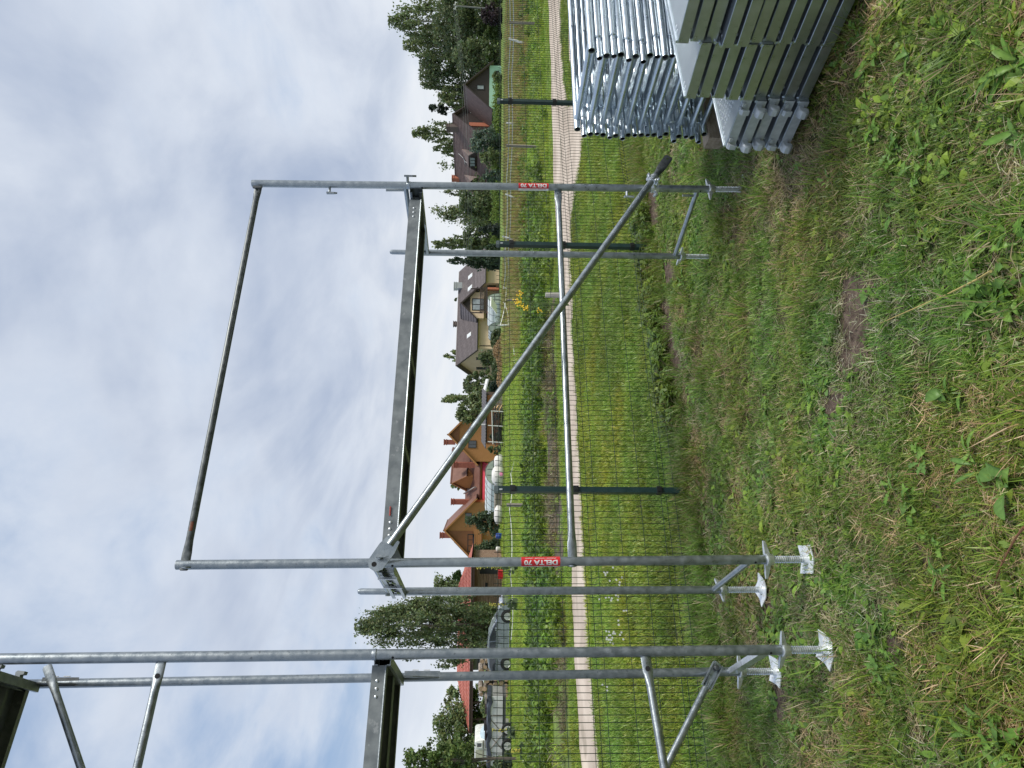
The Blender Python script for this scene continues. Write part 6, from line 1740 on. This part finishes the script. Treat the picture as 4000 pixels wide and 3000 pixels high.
scatter('field_grass', pts3(xa, ya), turf_c, rng.uniform(.8, 1.5, a.sum()) * low_g, tint_of(xa, ya, .4) * np.array([[1.42, 1.34, 1.2]]), 'bright mown grass of the field beyond the track')
x, y = sample(9000, 30, 75, 1.5); k = (np.abs(x) < .6 * y); x, y = x[k], y[k]
meadow = (x > .02 * y) & (rng.random(len(x)) < np.clip((x / y - .02) * 8, 0, .95))
a = ~meadow
scatter('far_grass', pts3(x[a], y[a]), turf_c, rng.uniform(1.2, 2.0, a.sum()), tint_of(x[a], y[a], .3) * np.array([[1.42, 1.34, 1.2]]), 'mown grass far out towards the gardens')
x, y = x[meadow], y[meadow]; k = vnoise(x, y, .12, 3) > .2
scatter('orange_meadow', pts3(x[k], y[k]), reed_c, rng.uniform(.9, 1.5, k.sum()), tint_of(x[k], y[k], .5), 'orange-tinged seeding meadow at the right')
x, y = sample(9000, 22, 46, 1.6); s = road_s(x, y); k = (x > .05 * y) & (s > 8.5) & (vnoise(x, y, .25, 5) > .30); x, y = x[k], y[k]
scatter('seeding_grass', pts3(x, y), reed_c, rng.uniform(.45, .85, len(x)), tint_of(x, y, .5), 'sparse orange seed heads over the right half of the field')
# soil strip tilled beyond the track
tl = [G(2200, 1180), G(2165, 1150), G(2130, 1240), G(2132, 1450), G(2138, 1700), G(2142, 1980), G(2160, 2400), G(2190, 2400), G(2206, 1980), G(2203, 1700), G(2202, 1450)]
ts_ = sheet('tilled_strip', sum([wig(a, b, 4, .12) for a, b in zip(tl, tl[1:] + tl[:1])], []), mk('tilled_soil', (.06, .045, .033), .95, col2=(.125, .095, .062), scale=6, bump=.8, bscale=14, spots=(5, (.06, .085, .03), .55)), .01, 1)
tag(ts_, 'brown tilled strip between track and weeds', kind='structure')
# dry stalks standing on the tilled strip
x, y = sample(6000, 13, 22, 1.2); k = (road_s(x, y) > 1.2) & (road_s(x, y) < 4.6) & (x < 3.0) & (vnoise(x, y, .7, 6) > .45); x, y = x[k], y[k]
scatter('dead_weeds', pts3(x, y), dry_c, rng.uniform(2.2, 4.0, len(x)), tint_of(x, y, .4) * .42, 'withered brown weeds on the tilled strip', .5)
# daisies in the verge
dv = []
for (px, py, n) in ((2425, 2210, 3), (2440, 2235, 4), (2455, 2270, 5), (2448, 2330, 5), (2455, 2342, 3), (2430, 2480, 6), (2436, 2500, 8), (2470, 2485, 4), (2480, 2430, 2), (2500, 2400, 2), (2422, 2685, 3), (2404, 2325, 2)):
    for i in range(n):
        g = G(px + random.uniform(-14, 14), py + random.uniform(-16, 16)); c = np.array([g.x, g.y, random.uniform(.10, .22)]); 
        for kk in range(3):
            a = PI * kk / 3; d = np.array([math.cos(a), .2 * math.sin(a), math.sin(a) * .9]) * .012; w = np.array([-math.sin(a), .1, math.cos(a)]) * .005; dv.append([c - d - w, c + d - w, c + d + w, c - d + w])
quads_mesh('daisies', np.array(dv), np.ones((len(dv), 3)) * .78, mk('daisy_white', (.78, .78, .74), .6, var=.02), None)
tag(COL.objects['daisies'], 'small white daisies sprinkled over the verge', kind='stuff')

# ------------------------------------------------------------------ single weeds with separate leaves
def leaf_mesh(name, kind, col, seed):
    r_ = np.random.default_rng(seed); n = 9; vs_, fs = [], []
    for k in range(n + 1):
        t = k / n
        if kind == 'lobed': w = .20 * math.sin(PI * min(1, t * .9 + .06)) * (.55 + .75 * t) * (1.25 if k % 2 else .55)
        elif kind == 'narrow': w = .11 * math.sin(PI * (t * .93 + .05)) ** .7
        else: w = .25 * math.sin(PI * (t ** .85 * .95 + .04)) ** .8
        if k == n: w = .004
        z = .38 * t - .42 * t * t + .012 * math.sin(k * 2 + seed); sw = .05 * math.sin(t * 3 + seed)
        vs_ += [(t, sw + w, z + w * .35), (t, sw, z), (t, sw - w, z + w * .35)]
    for k in range(n):
        b = 3 * k; fs += [(b, b + 1, b + 4, b + 3), (b + 1, b + 2, b + 5, b + 4)]
    me = bpy.data.meshes.new(name); me.from_pydata(vs_, [], fs)
    a = me.attributes.new('tone', 'FLOAT_COLOR', 'POINT'); c = np.ones((len(vs_), 4), np.float32)
    c[:, :3] = np.array(col) * (1 + .12 * r_.normal(size=(len(vs_), 1))); c[1::3, :3] *= 1.35; a.data.foreach_set('color', c.ravel())
    me.materials.append(weed_leaf); me.shade_smooth(); me.update(); return me
LM = {k: [leaf_mesh('leaf', k, c, s) for s, c in enumerate(((.12, .235, .04), (.155, .27, .05), (.105, .20, .045)))] for k in ('lobed', 'narrow', 'oval')}
def weed(px, py, kind, n, L, label, tilt=(.1, .5), name='broadleaf_weed'):
    g = G(px, py, -.03); z = float(gz(g.x, g.y)); t = thing(name, (g.x, g.y, z), label, 'weed', 'broad-leaved weeds in the lawn')
    a0 = random.uniform(0, 6); n = int(n * 1.35); L = L * .68
    for i in range(n):
        o = bpy.data.objects.new('leaf', random.choice(LM[kind])); COL.objects.link(o); o.parent = t
        s = L * random.uniform(.5, 1.3); o.scale = (s, s * random.uniform(.65, 1.2), s * random.uniform(.6, 1.5))
        o.rotation_euler = (random.uniform(-.3, .3), -random.uniform(*tilt), a0 + i * 2 * PI / n + random.uniform(-.35, .35)); o.location = (random.gauss(0, .022), random.gauss(0, .022), .004 + random.uniform(0, .022))
    return t
W = [(3955, 235, 'narrow', 11, .15, 'bushy narrow-leaved rosette near the lower right corner below the plank stack'), (3985, 520, 'narrow', 10, .12, 'dense dark rosette left of the bushy one at the right'),
     (3420, 190, 'oval', 5, .085, 'pale oval-leaved weed a hand from the plank stack'), (3330, 130, 'lobed', 6, .09, 'toothed weed right beside the tall plank stack foot'), (3260, 230, 'oval', 5, .08, 'oval weed at the shaded foot of the plank stack'),
     (3380, 270, 'oval', 6, .09, 'second oval-leaved weed out from the plank stack'), (3540, 250, 'oval', 5, .09, 'light oval weed midway between stack and the bushy rosette'), (3640, 420, 'narrow', 4, .09, 'thin weed with two long leaves in dry grass'),
     (3490, 600, 'lobed', 8, .115, 'spreading toothed weed with many leaves, in the middle of the right lawn'), (3560, 680, 'lobed', 7, .10, 'toothed weed touching the big spreading one'), (3420, 520, 'oval', 6, .085, 'oval weed on the stack side of the spreading toothed weed'), (3610, 560, 'narrow', 6, .09, 'narrow weed beyond the spreading toothed one'),
     (3890, 870, 'oval', 4, .10, 'weed with one big pale leaf near the bottom edge'), (3985, 930, 'lobed', 7, .11, 'pale toothed weed at the bottom edge'), (3880, 1130, 'lobed', 10, .14, 'lush bright weed with long lobed leaves beside the dry stalk'), (3830, 1200, 'lobed', 7, .12, 'second lush weed at the dry stalk end'), (3930, 1210, 'oval', 6, .11, 'broad weed behind the lush lobed one'),
     (3610, 1805, 'lobed', 7, .10, 'toothed weed left of the bare soil strip'), (3560, 1950, 'oval', 6, .09, 'oval weed straight below the left scaffold feet'), (3480, 1895, 'lobed', 6, .08, 'small toothed weed before the scaffold foot plate'), (3800, 1800, 'narrow', 7, .13, 'long-leaved weed with a flat blade'), (3720, 1540, 'oval', 4, .09, 'two-leaved weed in greener grass'), (3930, 1880, 'oval', 5, .11, 'broad weed near the bottom edge, middle'),
     (3110, 2850, 'lobed', 7, .09, 'ferny weed under the left tower'), (3450, 2625, 'lobed', 8, .095, 'jagged weed beyond the tower foot plates'), (3510, 2575, 'lobed', 6, .08, 'small jagged weed next to the other jagged one'), (3960, 2950, 'lobed', 10, .14, 'large jagged weed in the lower left corner'), (3850, 2910, 'narrow', 8, .13, 'narrow rosette beside the large jagged weed'), (3900, 2830, 'lobed', 7, .11, 'jagged weed inward of the corner plant'),
     (2880, 600, 'oval', 6, .075, 'leafy weed next to the timber block'), (2960, 660, 'oval', 5, .07, 'small weed between timber block and the scaffold foot'), (3020, 580, 'lobed', 5, .08, 'toothed weed before the hooked planks'), (2840, 760, 'oval', 5, .07, 'weed beside the right front foot plate'), (3120, 640, 'lobed', 6, .08, 'weed out from the hooked planks'), (3230, 700, 'oval', 5, .08, 'pale weed farther out from the hooked planks'),
     (2680, 1080, 'oval', 7, .10, 'dark weed at the fence foot behind the scaffold'), (3210, 1240, 'narrow', 5, .08, 'weed at the far rim of the bare soil'), (3390, 1150, 'oval', 4, .07, 'weed on the right end of the bare soil'), (3700, 2250, 'narrow', 6, .10, 'flat narrow weed below the left tower'), (3650, 2100, 'lobed', 6, .085, 'toothed weed in the brownish lawn')]
for w in W: weed(*w)
# ragwort and mulleins beyond the track
yel = mk('yellow_flower', (.75, .50, .012), .6, var=.1); stalk_g = mk('green_stalk', (.09, .14, .04), .7)
rg = thing('ragwort', V((P(2210, 1190, 14.3).x, 14.3, 0)), 'tall yellow-flowering ragwort beyond the track', 'flower')
ro = V((P(2210, 1190, 14.3).x, 14.3, 0)); m = MB(); ms = MB()
for (px, py, k) in ((2034, 1148, 16), (2018, 1172, 14), (2026, 1180, 10), (2036, 1190, 14), (2052, 1204, 16), (2104, 1214, 10)):
    c = P(px, py, 14.3 + random.uniform(-.2, .2)); ms.poly([ro, ro.lerp(c, .6) + V((0, 0, .05)), c], [.008, .006, .004], 5)
    for i in range(k):
        q = c + V((random.gauss(0, .035), random.gauss(0, .03), random.gauss(0, .035))); m.lathe(q, [(.002, -.004), (.017, 0), (.012, .006), (.002, .008)], 7, (random.uniform(-.3, .3), -.6, .8))
ms.build('stalk', stalk_g, rg); m.build('flower_head', yel, rg)
for (x0, x1, y, Y, lb) in ((1862, 1955, 2218, 33, 'tall yellow mullein spike beside the labelled left post'), (1912, 2010, 2361, 33, 'yellow mullein spike in front of the car'), (1925, 2010, 2852, 33, 'pale mullein spike before the trailer wheels'), (1998, 2060, 2932, 26, 'short yellow mullein at the left')):
    a, b = P(x1, y, Y), P(x0, y, Y); t = thing('mullein', (a.x, Y, 0), lb, 'flower'); a.z = 0
    MB().poly([a, a.lerp(b, .5), b], [.03, .025, .01], 6).build('stalk', stalk_g, t); m = MB()
    for i in range(44):
        q = a.lerp(b, random.uniform(.42, 1)); m.lathe(q + V((random.uniform(-.06, .06), random.uniform(-.06, .06), 0)), [(.004, -.01), (.035, 0), (.004, .03)], 6)
    m.build('flower_spike', mk_once('mullein_yellow', (.42, .38, .06), .7), t)
    cs = np.array([a.lerp(b, random.uniform(0, .4)) + V((random.uniform(-.25, .25), random.uniform(-.2, .2), 0)) for i in range(40)])
    quads_mesh('leaves', leaf_quads(cs, .2, rng, .2), np.array([[.13, .18, .09]]) * rng.uniform(.8, 1.2, (40, 1)), tree_leaf, t)
# dry stalk and brown twig lying on the lawn
sk = mk('straw_stalk', (.36, .29, .10), .7); tw = mk('brown_twig', (.16, .075, .035), .8)
o = thing('dry_stalk', G(3440, 1262, -.03), 'long yellow dry stalk lying across the lawn', 'stalk')
MB().poly([G(3440, 1262, -.01), G(3560, 1210, .0), G(3700, 1150, .01), G(3820, 1090, .02), G(3870, 1060, .06)], [.0018, .0026, .0032, .004, .005], 6).build('stem', sk, o)
o = thing('brown_twig', G(3885, 2285, -.03), 'bent reddish-brown twig at the bottom of the lawn', 'twig')
MB().poly([G(3885, 2285, -.02), G(3905, 2220, .0), G(3940, 2150, .01), G(3965, 2105, .02), G(3998, 2060, .03)], [.002, .0028, .003, .0034, .004], 6).build('stem', tw, o)
